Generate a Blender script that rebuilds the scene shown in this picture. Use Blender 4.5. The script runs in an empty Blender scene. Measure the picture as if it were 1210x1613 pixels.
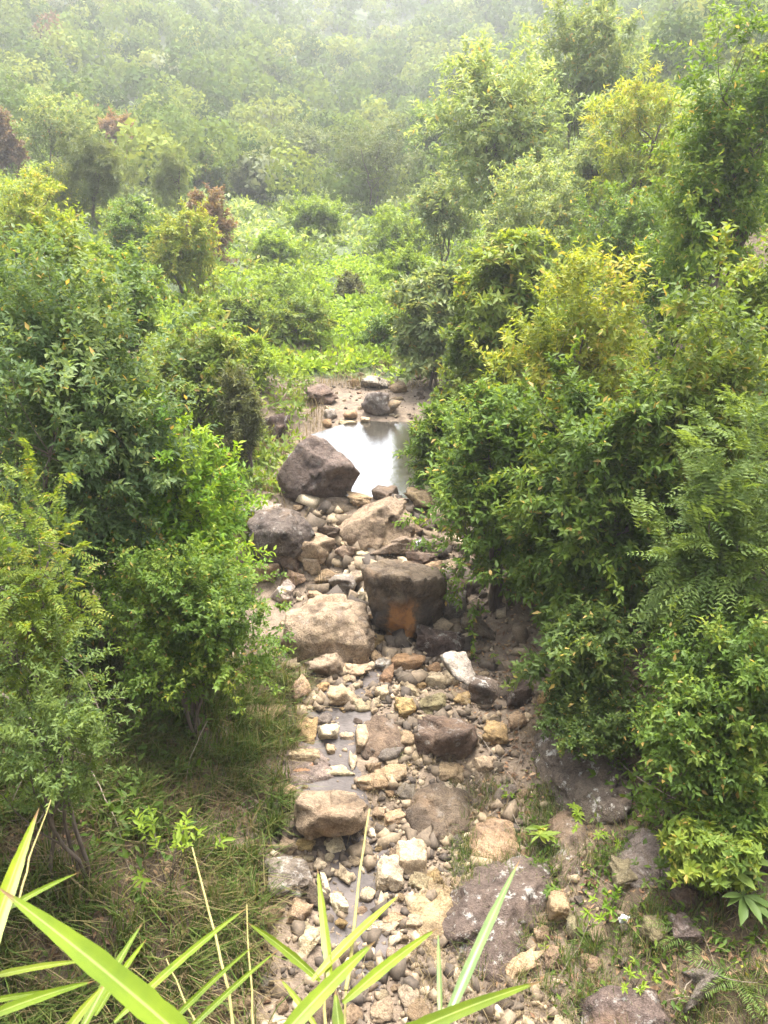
import bpy, bmesh, math, random
import numpy as np
from mathutils import Vector, Matrix

R = math.radians
SC = bpy.context.scene
COL = SC.collection

# ------------------------------------------------------------------ camera
CAM = np.array([0.0, 0.0, 7.5]); PITCH = R(22.0); F = 1266.0; PW, PH = 1210.0, 1613.0
cam_data = bpy.data.cameras.new('camera'); cam = bpy.data.objects.new('camera', cam_data); COL.objects.link(cam)
cam.location = CAM.tolist(); cam.rotation_euler = (R(90) - PITCH, 0, 0)
cam_data.sensor_fit = 'VERTICAL'; cam_data.angle = 2 * math.atan(PH / 2 / F)
cam_data.clip_start = 0.05; cam_data.clip_end = 3000
SC.camera = cam
cam_data.dof.use_dof = True; cam_data.dof.focus_distance = 11; cam_data.dof.aperture_fstop = 13

# ------------------------------------------------------------------ sky, sun, exposure
SUN_EL, SUN_AZ = R(74), R(14)          # azimuth clockwise from +Y (ahead of the camera)
world = bpy.data.worlds.new('World'); SC.world = world; world.use_nodes = True
wn = world.node_tree.nodes; wl = world.node_tree.links
bg = wn['Background']; bg.inputs['Strength'].default_value = 0.15
sky = wn.new('ShaderNodeTexSky'); sky.sky_type = 'NISHITA'; sky.sun_disc = False
sky.sun_elevation = SUN_EL; sky.sun_rotation = SUN_AZ
sky.air_density = 1.0; sky.dust_density = 6.0; sky.ozone_density = 0.6; sky.altitude = 100
hs = wn.new('ShaderNodeHueSaturation'); hs.inputs['Saturation'].default_value = 0.4     # hazy white sky
wl.new(sky.outputs['Color'], hs.inputs['Color']); wl.new(hs.outputs['Color'], bg.inputs['Color'])
sd = bpy.data.lights.new('sun', 'SUN'); sd.energy = 1.95; sd.angle = R(30); sd.color = (1.0, 0.955, 0.88)
sun = bpy.data.objects.new('sun', sd); COL.objects.link(sun)
sdir = Vector((math.sin(SUN_AZ) * math.cos(SUN_EL), math.cos(SUN_AZ) * math.cos(SUN_EL), math.sin(SUN_EL)))
sun.rotation_euler = sdir.to_track_quat('Z', 'Y').to_euler(); sun.location = (0, 0, 60)
vs = SC.view_settings; vs.view_transform = 'Standard'; vs.look = 'None'; vs.gamma = 1; vs.use_curve_mapping = False
vs.exposure = 2.38
SC.render.engine = 'CYCLES'
cy = SC.cycles
cy.use_denoising = True; cy.max_bounces = 6; cy.diffuse_bounces = 4; cy.glossy_bounces = 2
cy.transmission_bounces = 4; cy.transparent_max_bounces = 6; cy.volume_bounces = 0
cy.caustics_reflective = False; cy.caustics_refractive = False
cy.use_adaptive_sampling = True; cy.adaptive_threshold = 0.02

# ------------------------------------------------------------------ numpy helpers
def nrm(v):
    return v / np.maximum(np.linalg.norm(v, axis=-1, keepdims=True), 1e-9)

def _hash(i, j, k, seed):
    n = (i.astype(np.int64) * 374761393 + j.astype(np.int64) * 668265263 + k.astype(np.int64) * 2147483647 + seed * 144665)
    n = (n ^ (n >> 13)) * 1274126177
    n = n ^ (n >> 16)
    return (n & 0xFFFF) / 65535.0

def vnoise(p, seed=0):
    p = np.asarray(p, float); fl = np.floor(p); t = p - fl; t = t * t * (3 - 2 * t); fl = fl.astype(np.int64)
    out = 0
    for dx in (0, 1):
        for dy in (0, 1):
            for dz in (0, 1):
                w = (t[..., 0] if dx else 1 - t[..., 0]) * (t[..., 1] if dy else 1 - t[..., 1]) * (t[..., 2] if dz else 1 - t[..., 2])
                out = out + w * _hash(fl[..., 0] + dx, fl[..., 1] + dy, fl[..., 2] + dz, seed)
    return out * 2 - 1

def fbm(p, octv=3, seed=0):
    p = np.asarray(p, float); a = 1.0; s = 0
    for o in range(octv):
        s = s + a * vnoise(p * (2 ** o) + 17.3 * o, seed + o); a *= 0.5
    return s

def n2(x, y, sc, octv=2, seed=0):
    x = np.asarray(x, float); y = np.asarray(y, float)
    return fbm(np.stack([x / sc, y / sc, np.zeros_like(x)], -1), octv, seed)

def sstep(a, b, x):
    t = np.clip((x - a) / (b - a), 0, 1); return t * t * (3 - 2 * t)

# ------------------------------------------------------------------ the lie of the land
BY = [-400, -60, 5, 8, 12, 13.2, 15.3, 16.2, 20.6, 22, 26, 45, 70, 90, 120, 200, 240, 330, 430, 800, 2000]
BZ = [0, 0, 0, .12, .45, .6, 1.62, 1.1, 1.15, 1.65, 1.95, 3.3, 5.6, 8.2, 16, 41, 53, 42, 40, 50, 40]
WATER_Z = 1.52
def height(x, y):
    x = np.asarray(x, float); y = np.asarray(y, float)
    b = np.interp(y, BY, BZ)
    xc = 0.12 * np.sin(y * 0.35)
    dx = x - xc
    wr = np.interp(y, [0, 5, 8, 11, 16, 22, 30, 60], [1.3, 1.3, 1.7, 1.9, 1.5, 1.2, 2.2, 4.0])
    wl_ = np.interp(y, [0, 5, 8, 11, 16, 22, 30, 60], [1.4, 1.5, 1.75, 1.9, 1.7, 1.8, 4.0, 9.0])
    tr = np.maximum(dx - wr, 0); tl = np.maximum(-dx - wl_, 0)
    slr = np.interp(y, [0, 6, 11, 20, 60, 150], [.5, .5, .62, .7, .75, .35]); hr = np.interp(y, [0, 10, 30, 150], [7, 8, 15, 20])
    sll = np.interp(y, [0, 6, 14, 25, 60, 150], [.7, .7, .55, .38, .25, .2]); hl = np.interp(y, [0, 14, 40, 150], [5, 4.5, 6, 10])
    soft = 0.35
    tr2 = np.sqrt(tr * tr + soft * soft) - soft; tl2 = np.sqrt(tl * tl + soft * soft) - soft
    z = b + hr * (1 - np.exp(-tr2 * slr / hr)) + hl * (1 - np.exp(-tl2 * sll / hl))
    amp = np.clip((y - 60) / 120, 0, 1) * 5.5
    z = z + amp * n2(x, y, 55, 3, 5)
    inb = np.clip(np.maximum(tr, tl) / 1.0, 0, 1)
    pool = sstep(15.0, 16.2, y) * (1 - sstep(20.6, 22, y)) * (1 - inb)
    z = z + (0.09 + 0.14 * inb) * n2(x, y, 1.6, 3, 9) * (1 - pool) + 0.03 * n2(x, y, .35, 2, 3) * (1 - pool)
    # the bank the photographer stands on
    emb = 5.85 - 1.5 * (y - 0.2) + 0.25 * n2(x, y, .8, 2, 21)
    emb = np.minimum(emb, 5.85 + 0.1 * n2(x, y, 3, 2, 4))
    k = 0.25
    m = np.maximum(z, emb)
    z = m + k * np.log(np.exp((z - m) / k) + np.exp((emb - m) / k)) - 0.0
    return z

def hgt(x, y):
    return float(height(np.array([x]), np.array([y]))[0])

# ------------------------------------------------------------------ picture coordinates to places
FWD = np.array([0, math.cos(PITCH), -math.sin(PITCH)]); UPV = np.array([0, math.sin(PITCH), math.cos(PITCH)]); RT = np.array([1.0, 0, 0])
def ray(px, py):
    d = FWD + RT * (px - PW / 2) / F - UPV * (py - PH / 2) / F
    return d / np.linalg.norm(d)
_ts = np.concatenate([np.arange(2.0, 40, .02), np.arange(40, 400, .25)])
def ground(px, py):
    d = ray(px, py); P = CAM + _ts[:, None] * d
    below = P[:, 2] < height(P[:, 0], P[:, 1])
    i = int(np.argmax(below)) if below.any() else len(_ts) - 1
    return P[i]
def at_y(px, py, Y):
    d = ray(px, py); return CAM + d * (Y / d[1])
def at_r(px, py, r):
    return CAM + ray(px, py) * r
def depth(P):
    return float(np.dot(np.asarray(P) - CAM, FWD))

# ------------------------------------------------------------------ mesh building
def mesh_np(name, verts, tris, mat, rnd=None, smooth=False):
    verts = np.ascontiguousarray(verts, np.float32); tris = np.ascontiguousarray(tris, np.int32)
    me = bpy.data.meshes.new(name)
    me.vertices.add(len(verts)); me.vertices.foreach_set('co', verts.ravel())
    me.loops.add(tris.size); me.loops.foreach_set('vertex_index', tris.ravel())
    me.polygons.add(len(tris)); me.polygons.foreach_set('loop_start', np.arange(0, tris.size, 3, dtype=np.int32))
    if smooth: me.polygons.foreach_set('use_smooth', np.ones(len(tris), bool))
    me.update(calc_edges=True)
    if rnd is not None:
        a = me.attributes.new('rnd', 'FLOAT', 'POINT'); a.data.foreach_set('value', np.ascontiguousarray(rnd, np.float32))
    me.materials.append(mat)
    return me

def obj(name, me, parent=None, loc=None):
    o = bpy.data.objects.new(name, me); COL.objects.link(o)
    if parent is not None: o.parent = parent
    if loc is not None: o.location = [float(c) for c in loc]
    return o
def tag(o, label, cat, group=None):
    o['label'] = label; o['category'] = cat
    if group: o['group'] = group
    return o
def empty(name, loc, label, cat, group=None):
    o = obj(name, None, None, loc); o.empty_display_size = .1
    return tag(o, label, cat, group)

class Tubes:
    def __init__(s): s.v = []; s.t = []; s.n = 0
    def add(s, pts, r0, r1, sides=5, taper=1.0):
        pts = np.asarray(pts, float); m = len(pts)
        tan = nrm(np.gradient(pts, axis=0))
        ref = np.array([0.31, 0.17, 0.93]); ref = np.where(np.abs((tan @ ref))[:, None] > .95, np.array([1.0, 0, 0]), ref)
        a = nrm(np.cross(tan, ref)); b = np.cross(tan, a)
        rr = r0 + (r1 - r0) * np.linspace(0, 1, m) ** taper
        th = np.arange(sides) * 2 * math.pi / sides
        ring = pts[:, None, :] + rr[:, None, None] * (np.cos(th)[None, :, None] * a[:, None, :] + np.sin(th)[None, :, None] * b[:, None, :])
        s.v.append(ring.reshape(-1, 3)); i = np.arange(m - 1)[:, None] * sides; j = np.arange(sides)[None, :]
        q = np.stack([i + j, i + (j + 1) % sides, i + sides + (j + 1) % sides, i + sides + j], -1).reshape(-1, 4) + s.n
        s.t.append(np.concatenate([q[:, [0, 1, 2]], q[:, [0, 2, 3]]])); s.n += m * sides
        tip = np.arange(1, sides - 1)[:, None]; base = s.n - sides
        s.t.append(np.concatenate([np.full_like(tip, base), base + tip, base + tip + 1], 1))
    def mesh(s, name, mat): return mesh_np(name, np.concatenate(s.v), np.concatenate(s.t), mat, smooth=True)

def wander(rng, a, b, n=6, amp=.08):
    a = np.asarray(a, float); b = np.asarray(b, float); t = np.linspace(0, 1, n)[:, None]
    L = np.linalg.norm(b - a); p = a + (b - a) * t
    off = np.cumsum(rng.normal(0, 1, (n, 3)), 0); off -= off[0] + (off[-1] - off[0]) * t
    return p + off * amp * L / 2

L6 = np.array([(0, 0), (.28, -.8), (.66, -.85), (1, 0), (.66, .85), (.28, .8)]); T6 = np.array([(0, 1, 2), (0, 2, 3), (0, 3, 4), (0, 4, 5)])
L4 = np.array([(0, 0), (.42, -1), (1, 0), (.42, 1)]); T4 = np.array([(0, 1, 2), (0, 2, 3)])
def leaf_cards(p, d, n, L, W, six=False, fold=.3, bend=.22):
    tpl, tri = (L6, T6) if six else (L4, T4)
    d = nrm(d); n = n - d * (n * d).sum(-1, keepdims=True); n = nrm(n); s = np.cross(d, n)
    L = np.broadcast_to(L, (len(p),)); W = np.broadcast_to(W, (len(p),))
    u = tpl[:, 0][None, :, None]; v = tpl[:, 1][None, :, None]
    P = p[:, None, :] + d[:, None, :] * u * L[:, None, None] + s[:, None, :] * v * (W / 2)[:, None, None] \
        + n[:, None, :] * (np.abs(v) * fold * (W / 2)[:, None, None] - bend * u * u * L[:, None, None])
    k = len(tpl)
    T = (np.arange(len(p)) * k)[:, None, None] + tri[None]
    return P.reshape(-1, 3), T.reshape(-1, 3), k

def basis(t):
    up = np.array([0, 0, 1.0]); a = np.cross(t, up); bad = np.linalg.norm(a, axis=-1) < .15
    a[bad] = np.cross(t[bad], np.array([1.0, 0, 0])); a = nrm(a); return a, np.cross(a, t)

def sprig_leaves(rng, pos, t, per, slen, L, W, style, six, rnd_s):
    """pos, t: N sprigs; returns verts, tris, rnd"""
    N = len(pos); t = nrm(t); a, b = basis(t)
    j = np.tile(np.arange(per), N); i = np.repeat(np.arange(N), per)
    fr = (j + 1) / per
    if style == 'pinnate':
        along = (np.floor(j / 2) + 1) / (per / 2); side = np.where(j % 2 == 0, 1., -1.)
        curve = -0.25 * along ** 2
        P = pos[i] + t[i] * (along * slen)[:, None] + np.array([0, 0, 1.0]) * (curve * slen)[:, None]
        d = t[i] * .5 + a[i] * side[:, None] + rng.normal(0, .12, (N * per, 3)); d[:, 2] -= .15
        n = b[i] * np.sign(b[i][:, 2:3] + 1e-6) + rng.normal(0, .2, (N * per, 3))
        Lj = L * (1 - .45 * along ** 2) * rng.uniform(.8, 1.15, N * per)
    else:
        ph = j * 2.4 + rng.uniform(0, 6.28, N)[i]
        r = np.cos(ph)[:, None] * a[i] + np.sin(ph)[:, None] * b[i]
        if style == 'whorl':
            P = pos[i] + t[i] * (slen * (.85 + .15 * fr))[:, None]; d = t[i] * .35 + r + rng.normal(0, .15, (N * per, 3))
        else:
            P = pos[i] + t[i] * (slen * fr)[:, None]; d = t[i] * .75 + r * .8 + rng.normal(0, .25, (N * per, 3))
        d[:, 2] -= .12
        n = np.array([0, 0, .8]) + t[i] * .5 + rng.normal(0, .35, (N * per, 3))
        Lj = L * rng.uniform(.65, 1.2, N * per)
    v, tr, k = leaf_cards(P, d, n, Lj, W * Lj / L, six)
    rl = np.clip(rnd_s[i] * .6 + rng.uniform(0, 1, N * per) * .4, 0, .93); rl[rng.random(N * per) < .02] = 1.0
    return v, tr, np.repeat(rl, k)

# ------------------------------------------------------------------ materials
def newmat(name):
    m = bpy.data.materials.new(name); m.use_nodes = True; nt = m.node_tree; nt.nodes.clear()
    out = nt.nodes.new('ShaderNodeOutputMaterial'); return m, nt, out
def N_(nt, t, **kw):
    n = nt.nodes.new(t)
    for k, v in kw.items():
        if k in n.inputs.keys(): n.inputs[k].default_value = v
        else: setattr(n, k, v)
    return n
def ramp(nt, stops):
    r = nt.nodes.new('ShaderNodeValToRGB'); e = r.color_ramp.elements
    while len(e) < len(stops): e.new(0.5)
    for el, (p, c) in zip(e, stops): el.position = p; el.color = (*c, 1)
    return r
def mixc(nt, fac, a, b, mode='MIX'):
    n = nt.nodes.new('ShaderNodeMix'); n.data_type = 'RGBA'; n.blend_type = mode
    for sock, v in ((n.inputs[0], fac), (n.inputs[6], a), (n.inputs[7], b)):
        if hasattr(v, 'links'): nt.links.new(v, sock)
        elif isinstance(v, (int, float)): sock.default_value = v
        else: sock.default_value = (*v, 1)
    return n.outputs[2]
def noise(nt, vec, scale, detail=4, rough=.6):
    n = N_(nt, 'ShaderNodeTexNoise', Scale=scale, Detail=detail, Roughness=rough)
    if vec is not None: nt.links.new(vec, n.inputs['Vector'])
    return n.outputs['Fac']

def leaf_mat(name, stops, trans=.46, gloss=.22, rough=.5):
    m, nt, out = newmat(name); L = nt.links.new
    at = N_(nt, 'ShaderNodeAttribute', attribute_name='rnd'); rp = ramp(nt, stops); L(at.outputs['Fac'], rp.inputs['Fac'])
    oi = N_(nt, 'ShaderNodeObjectInfo')
    hsv = N_(nt, 'ShaderNodeHueSaturation'); mr = N_(nt, 'ShaderNodeMapRange'); mr.inputs['To Min'].default_value = .85; mr.inputs['To Max'].default_value = 1.15
    L(oi.outputs['Random'], mr.inputs['Value']); L(mr.outputs['Result'], hsv.inputs['Value']); L(rp.outputs['Color'], hsv.inputs['Color'])
    c = hsv.outputs['Color']
    pb = N_(nt, 'ShaderNodeBsdfPrincipled', Roughness=rough); pb.inputs['Specular IOR Level'].default_value = gloss; L(c, pb.inputs['Base Color'])
    tb = N_(nt, 'ShaderNodeBsdfTranslucent'); tc = mixc(nt, 1.0, c, (1.35, 1.25, .6), 'MULTIPLY'); L(tc, tb.inputs['Color'])
    ms = N_(nt, 'ShaderNodeMixShader', Fac=trans); ms.inputs[0].default_value = trans
    L(pb.outputs[0], ms.inputs[1]); L(tb.outputs[0], ms.inputs[2]); L(ms.outputs[0], out.inputs['Surface'])
    return m
LM = {
 'green':  leaf_mat('leaf_green', [(0, (0.062, 0.112, 0.022)), (.5, (0.105, 0.179, 0.026)), (.85, (0.174, 0.241, 0.035)), (.94, (0.285, 0.325, 0.048)), (1, (0.397, 0.280, 0.079))]),
 'bright': leaf_mat('leaf_bright', [(0, (0.068, 0.146, 0.017)), (.5, (0.136, 0.241, 0.019)), (.94, (0.273, 0.358, 0.029)), (1, (0.397, 0.280, 0.079))]),
 'blue':   leaf_mat('leaf_bluish', [(0, (0.068, 0.118, 0.044)), (.5, (0.112, 0.179, 0.061)), (.94, (0.205, 0.263, 0.079)), (1, (0.397, 0.280, 0.079))]),
 'yellow': leaf_mat('leaf_yellow', [(0, (0.112, 0.168, 0.022)), (.45, (0.198, 0.252, 0.029)), (.8, (0.310, 0.325, 0.041)), (1, (0.434, 0.302, 0.067))]),
 'mixed':  leaf_mat('leaf_mixed', [(0, (0.074, 0.129, 0.022)), (.5, (0.143, 0.207, 0.029)), (.85, (0.236, 0.280, 0.041)), (1, (0.360, 0.258, 0.067))]),
 'pale':   leaf_mat('leaf_pale', [(0, (0.124, 0.179, 0.067)), (.5, (0.205, 0.269, 0.098)), (.94, (0.347, 0.381, 0.167)), (1, (0.397, 0.280, 0.079))]),
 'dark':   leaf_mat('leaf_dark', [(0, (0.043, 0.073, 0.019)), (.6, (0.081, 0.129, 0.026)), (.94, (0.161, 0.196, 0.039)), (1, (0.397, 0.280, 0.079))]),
 'olive':  leaf_mat('leaf_olive', [(0, (0.081, 0.090, 0.037)), (.6, (0.124, 0.140, 0.048)), (1, (0.211, 0.202, 0.073))]),
 'red':    leaf_mat('leaf_redbrown', [(0, (.13, .08, .045)), (.6, (.21, .13, .075)), (1, (.25, .2, .1))]),
 'lime':   leaf_mat('leaf_lime', [(0, (.115, .19, .022)), (.5, (.20, .295, .03)), (1, (.32, .40, .05))]),
 'needle': leaf_mat('leaf_needle', [(0, (0.099, 0.134, 0.048)), (.6, (0.149, 0.190, 0.067)), (1, (0.236, 0.258, 0.092))], .35),
 'fern':   leaf_mat('leaf_fern', [(0, (0.074, 0.134, 0.035)), (1, (0.174, 0.235, 0.054))]),
}
MAT_GRASS = leaf_mat('grass_green', [(0, (.05, .085, .016)), (.5, (.085, .13, .026)), (.75, (.125, .15, .04)), (1, (.21, .17, .075))], .3)
MAT_STRAW = leaf_mat('grass_dry', [(0, (.09, .065, .032)), (.5, (.17, .128, .065)), (1, (.28, .22, .12))], .2)
MAT_LITTER = leaf_mat('dry_leaf', [(0, (.10, .055, .03)), (.5, (.22, .12, .065)), (1, (.36, .24, .13))], .15)
MAT_REED = leaf_mat('reed_leaf', [(0, (.12, .19, .01)), (.5, (.17, .235, .012)), (1, (.24, .28, .025))], .4, .4, .35)
MAT_REEDP = leaf_mat('reed_leaf_pale', [(0, (.10, .16, .045)), (1, (.13, .19, .06))], .35, .5, .3)

def blade_detail(m):
    nt = m.node_tree; L = nt.links.new; hsv = next(n for n in nt.nodes if n.type == 'HUE_SAT'); tgt = [(l.to_socket) for l in hsv.outputs['Color'].links]
    tt = N_(nt, 'ShaderNodeAttribute', attribute_name='tt'); vv = N_(nt, 'ShaderNodeAttribute', attribute_name='vv')
    mu = N_(nt, 'ShaderNodeMath', operation='MULTIPLY'); mu.inputs[1].default_value = 55; L(vv.outputs['Fac'], mu.inputs[0]); sn = N_(nt, 'ShaderNodeMath', operation='SINE'); L(mu.outputs[0], sn.inputs[0])
    r = ramp(nt, [(0, (.8, .82, .75)), (1, (1.12, 1.1, 1.1))]); mr = N_(nt, 'ShaderNodeMapRange'); mr.inputs['From Min'].default_value = -1; L(sn.outputs[0], mr.inputs['Value']); L(mr.outputs[0], r.inputs['Fac'])
    c = mixc(nt, 1.0, hsv.outputs['Color'], r.outputs['Color'], 'MULTIPLY')
    ab = N_(nt, 'ShaderNodeMath', operation='ABSOLUTE'); L(vv.outputs['Fac'], ab.inputs[0]); rm = ramp(nt, [(.05, (1, 1, 1)), (.13, (0, 0, 0))]); L(ab.outputs[0], rm.inputs['Fac']); c = mixc(nt, rm.outputs['Color'], c, (.30, .36, .10))
    tc = N_(nt, 'ShaderNodeTexCoord'); nz = noise(nt, tc.outputs['Object'], 60, 4); ad = N_(nt, 'ShaderNodeMath', operation='MULTIPLY_ADD'); L(nz, ad.inputs[0]); ad.inputs[1].default_value = .12; L(tt.outputs['Fac'], ad.inputs[2])
    rt = ramp(nt, [(.97, (0, 0, 0)), (1.0, (1, 1, 1))]); L(ad.outputs[0], rt.inputs['Fac']); c = mixc(nt, rt.outputs['Color'], c, (.2, .12, .05))
    n2_ = noise(nt, tc.outputs['Object'], 25, 5); r2 = ramp(nt, [(.35, (.8, .85, .8)), (.65, (1.15, 1.1, 1.0))]); L(n2_, r2.inputs['Fac']); c = mixc(nt, 1.0, c, r2.outputs['Color'], 'MULTIPLY')
    for t in tgt: L(c, t)
blade_detail(MAT_REED); blade_detail(MAT_REEDP)
def wood_mat(name, c0, c1):
    m, nt, out = newmat(name); L = nt.links.new
    tc = N_(nt, 'ShaderNodeTexCoord'); mp = N_(nt, 'ShaderNodeMapping'); mp.inputs['Scale'].default_value = (9, 9, 2); L(tc.outputs['Object'], mp.inputs['Vector'])
    f = noise(nt, mp.outputs['Vector'], 3, 5); rp = ramp(nt, [(.3, c0), (.7, c1)]); L(f, rp.inputs['Fac'])
    pb = N_(nt, 'ShaderNodeBsdfPrincipled', Roughness=.85); L(rp.outputs['Color'], pb.inputs['Base Color'])
    bp = N_(nt, 'ShaderNodeBump', Strength=.5, Distance=.02); L(f, bp.inputs['Height']); L(bp.outputs[0], pb.inputs['Normal'])
    L(pb.outputs[0], out.inputs['Surface']); return m
MAT_BARK = wood_mat('bark', (.05, .035, .025), (.14, .11, .085))
MAT_TWIG = wood_mat('dry_twig', (.15, .115, .08), (.30, .25, .19))
MAT_STALK = wood_mat('reed_stalk', (.20, .17, .05), (.32, .27, .10))

def stone_mat(name, stain=False):
    """tint from the object's own colour; lichen / wet read from its properties"""
    m, nt, out = newmat(name); L = nt.links.new
    tc = N_(nt, 'ShaderNodeTexCoord'); oi = N_(nt, 'ShaderNodeObjectInfo')
    off = N_(nt, 'ShaderNodeVectorMath', operation='ADD'); sc = N_(nt, 'ShaderNodeVectorMath', operation='SCALE'); sc.inputs['Scale'].default_value = 1
    cmb = N_(nt, 'ShaderNodeCombineXYZ'); mul = N_(nt, 'ShaderNodeMath', operation='MULTIPLY'); mul.inputs[1].default_value = 91.7
    L(oi.outputs['Random'], mul.inputs[0]); L(mul.outputs[0], cmb.inputs[0]); L(mul.outputs[0], cmb.inputs[1])
    L(tc.outputs['Object'], off.inputs[0]); L(cmb.outputs[0], off.inputs[1]); vec = off.outputs[0]
    base = oi.outputs['Color']
    big = noise(nt, vec, 2.2, 5, .65); r1 = ramp(nt, [(.3, (.38, .35, .34)), (.47, (.9, .88, .86)), (.62, (1.12, 1.1, 1.05)), (.75, (1.4, 1.36, 1.25))]); L(big, r1.inputs['Fac'])
    c = mixc(nt, 1.0, base, r1.outputs['Color'], 'MULTIPLY')
    mid = noise(nt, vec, 9, 6, .7); r2 = ramp(nt, [(.34, (.45, .4, .37)), (.5, (1, 1, 1)), (.68, (1.35, 1.32, 1.25))]); L(mid, r2.inputs['Fac'])
    c = mixc(nt, .7, c, r2.outputs['Color'], 'MULTIPLY')
    fine = noise(nt, vec, 60, 3, .7); r3 = ramp(nt, [(.35, (.55, .52, .5)), (.65, (1.3, 1.3, 1.3))]); L(fine, r3.inputs['Fac'])
    c = mixc(nt, .7, c, r3.outputs['Color'], 'MULTIPLY')
    vo = N_(nt, 'ShaderNodeTexVoronoi', feature='DISTANCE_TO_EDGE', Scale=2.6); wv = N_(nt, 'ShaderNodeVectorMath', operation='ADD'); nn = N_(nt, 'ShaderNodeTexNoise', Scale=3., Detail=4.)
    L(vec, nn.inputs['Vector']); L(vec, wv.inputs[0]); L(nn.outputs['Color'], wv.inputs[1]); L(wv.outputs[0], vo.inputs['Vector'])
    cr = ramp(nt, [(.0, (.35, .32, .3)), (.035, (1, 1, 1))]); L(vo.outputs['Distance'], cr.inputs['Fac']); c = mixc(nt, .6, c, cr.outputs['Color'], 'MULTIPLY')
    # rusty patches
    rn = noise(nt, vec, 1.3, 4); rr = ramp(nt, [(.58, (0, 0, 0)), (.72, (1, 1, 1))]); L(rn, rr.inputs['Fac'])
    fac = N_(nt, 'ShaderNodeMath', operation='MULTIPLY'); fac.inputs[1].default_value = .35; L(rr.outputs['Color'], fac.inputs[0])
    c = mixc(nt, fac.outputs[0], c, (.27, .155, .075))
    # lichen
    ln = noise(nt, vec, 5.5, 5, .75); lr = ramp(nt, [(.56, (0, 0, 0)), (.64, (1, 1, 1))]); L(ln, lr.inputs['Fac'])
    la = N_(nt, 'ShaderNodeAttribute', attribute_name='lichen'); la.attribute_type = 'OBJECT'
    lf = N_(nt, 'ShaderNodeMath', operation='MULTIPLY'); L(lr.outputs['Color'], lf.inputs[0]); L(la.outputs['Fac'], lf.inputs[1])
    c = mixc(nt, lf.outputs[0], c, (.5, .48, .43))
    if stain:
        sx = N_(nt, 'ShaderNodeSeparateXYZ'); L(tc.outputs['Object'], sx.inputs[0])
        wob = noise(nt, tc.outputs['Object'], 5, 8, .75)
        wm = N_(nt, 'ShaderNodeMath', operation='MULTIPLY_ADD'); L(wob, wm.inputs[0]); wm.inputs[1].default_value = .5; L(sx.outputs[0], wm.inputs[2])
        def band(lo, hi, col, op, cin, thr=.45):
            mr = N_(nt, 'ShaderNodeMapRange', interpolation_type='SMOOTHSTEP'); mr.inputs['From Min'].default_value = lo; mr.inputs['From Max'].default_value = lo + .14; L(wm.outputs[0], mr.inputs['Value'])
            m2 = N_(nt, 'ShaderNodeMapRange', interpolation_type='SMOOTHSTEP'); m2.inputs['From Min'].default_value = hi; m2.inputs['From Max'].default_value = hi - .14; L(wm.outputs[0], m2.inputs['Value'])
            a = N_(nt, 'ShaderNodeMath', operation='MULTIPLY'); L(mr.outputs[0], a.inputs[0]); L(m2.outputs[0], a.inputs[1])
            z = N_(nt, 'ShaderNodeMapRange', interpolation_type='SMOOTHSTEP'); z.inputs['From Min'].default_value = .5; z.inputs['From Max'].default_value = .1; L(sx.outputs[2], z.inputs['Value'])
            b = N_(nt, 'ShaderNodeMath', operation='MULTIPLY'); L(a.outputs[0], b.inputs[0]); L(z.outputs[0], b.inputs[1])
            e = N_(nt, 'ShaderNodeMath', operation='MULTIPLY'); L(b.outputs[0], e.inputs[0]); e.inputs[1].default_value = op
            e2 = N_(nt, 'ShaderNodeMath', operation='MULTIPLY'); bn = noise(nt, tc.outputs['Object'], 7, 8, .8); br = ramp(nt, [(.36, (.4, .4, .4)), (.52, (1, 1, 1))]); L(bn, br.inputs['Fac']); L(e.outputs[0], e2.inputs[0]); L(br.outputs['Color'], e2.inputs[1]); e = e2
            return mixc(nt, e.outputs[0], cin, col)
        c = band(-.5, -.02, (.055, .045, .042), .85, c); c = band(-.08, .5, (.40, .185, .06), .95, c); c = band(.46, .85, (.05, .04, .036), .8, c)
    wa = N_(nt, 'ShaderNodeAttribute', attribute_name='wet'); wa.attribute_type = 'OBJECT'
    pb = N_(nt, 'ShaderNodeBsdfPrincipled'); pb.inputs['Specular IOR Level'].default_value = .3; L(c, pb.inputs['Base Color'])
    ro = N_(nt, 'ShaderNodeMapRange'); ro.inputs['To Min'].default_value = .85; ro.inputs['To Max'].default_value = .3; L(wa.outputs['Fac'], ro.inputs['Value']); L(ro.outputs[0], pb.inputs['Roughness'])
    hsum = N_(nt, 'ShaderNodeMath', operation='MULTIPLY_ADD'); L(fine, hsum.inputs[0]); hsum.inputs[1].default_value = .25; L(mid, hsum.inputs[2])
    bp = N_(nt, 'ShaderNodeBump', Strength=1.0, Distance=.09); L(hsum.outputs[0], bp.inputs['Height']); L(bp.outputs[0], pb.inputs['Normal'])
    L(pb.outputs[0], out.inputs['Surface']); return m
MAT_STONE = stone_mat('weathered_stone'); MAT_STAIN = stone_mat('stained_stone', True)

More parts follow.
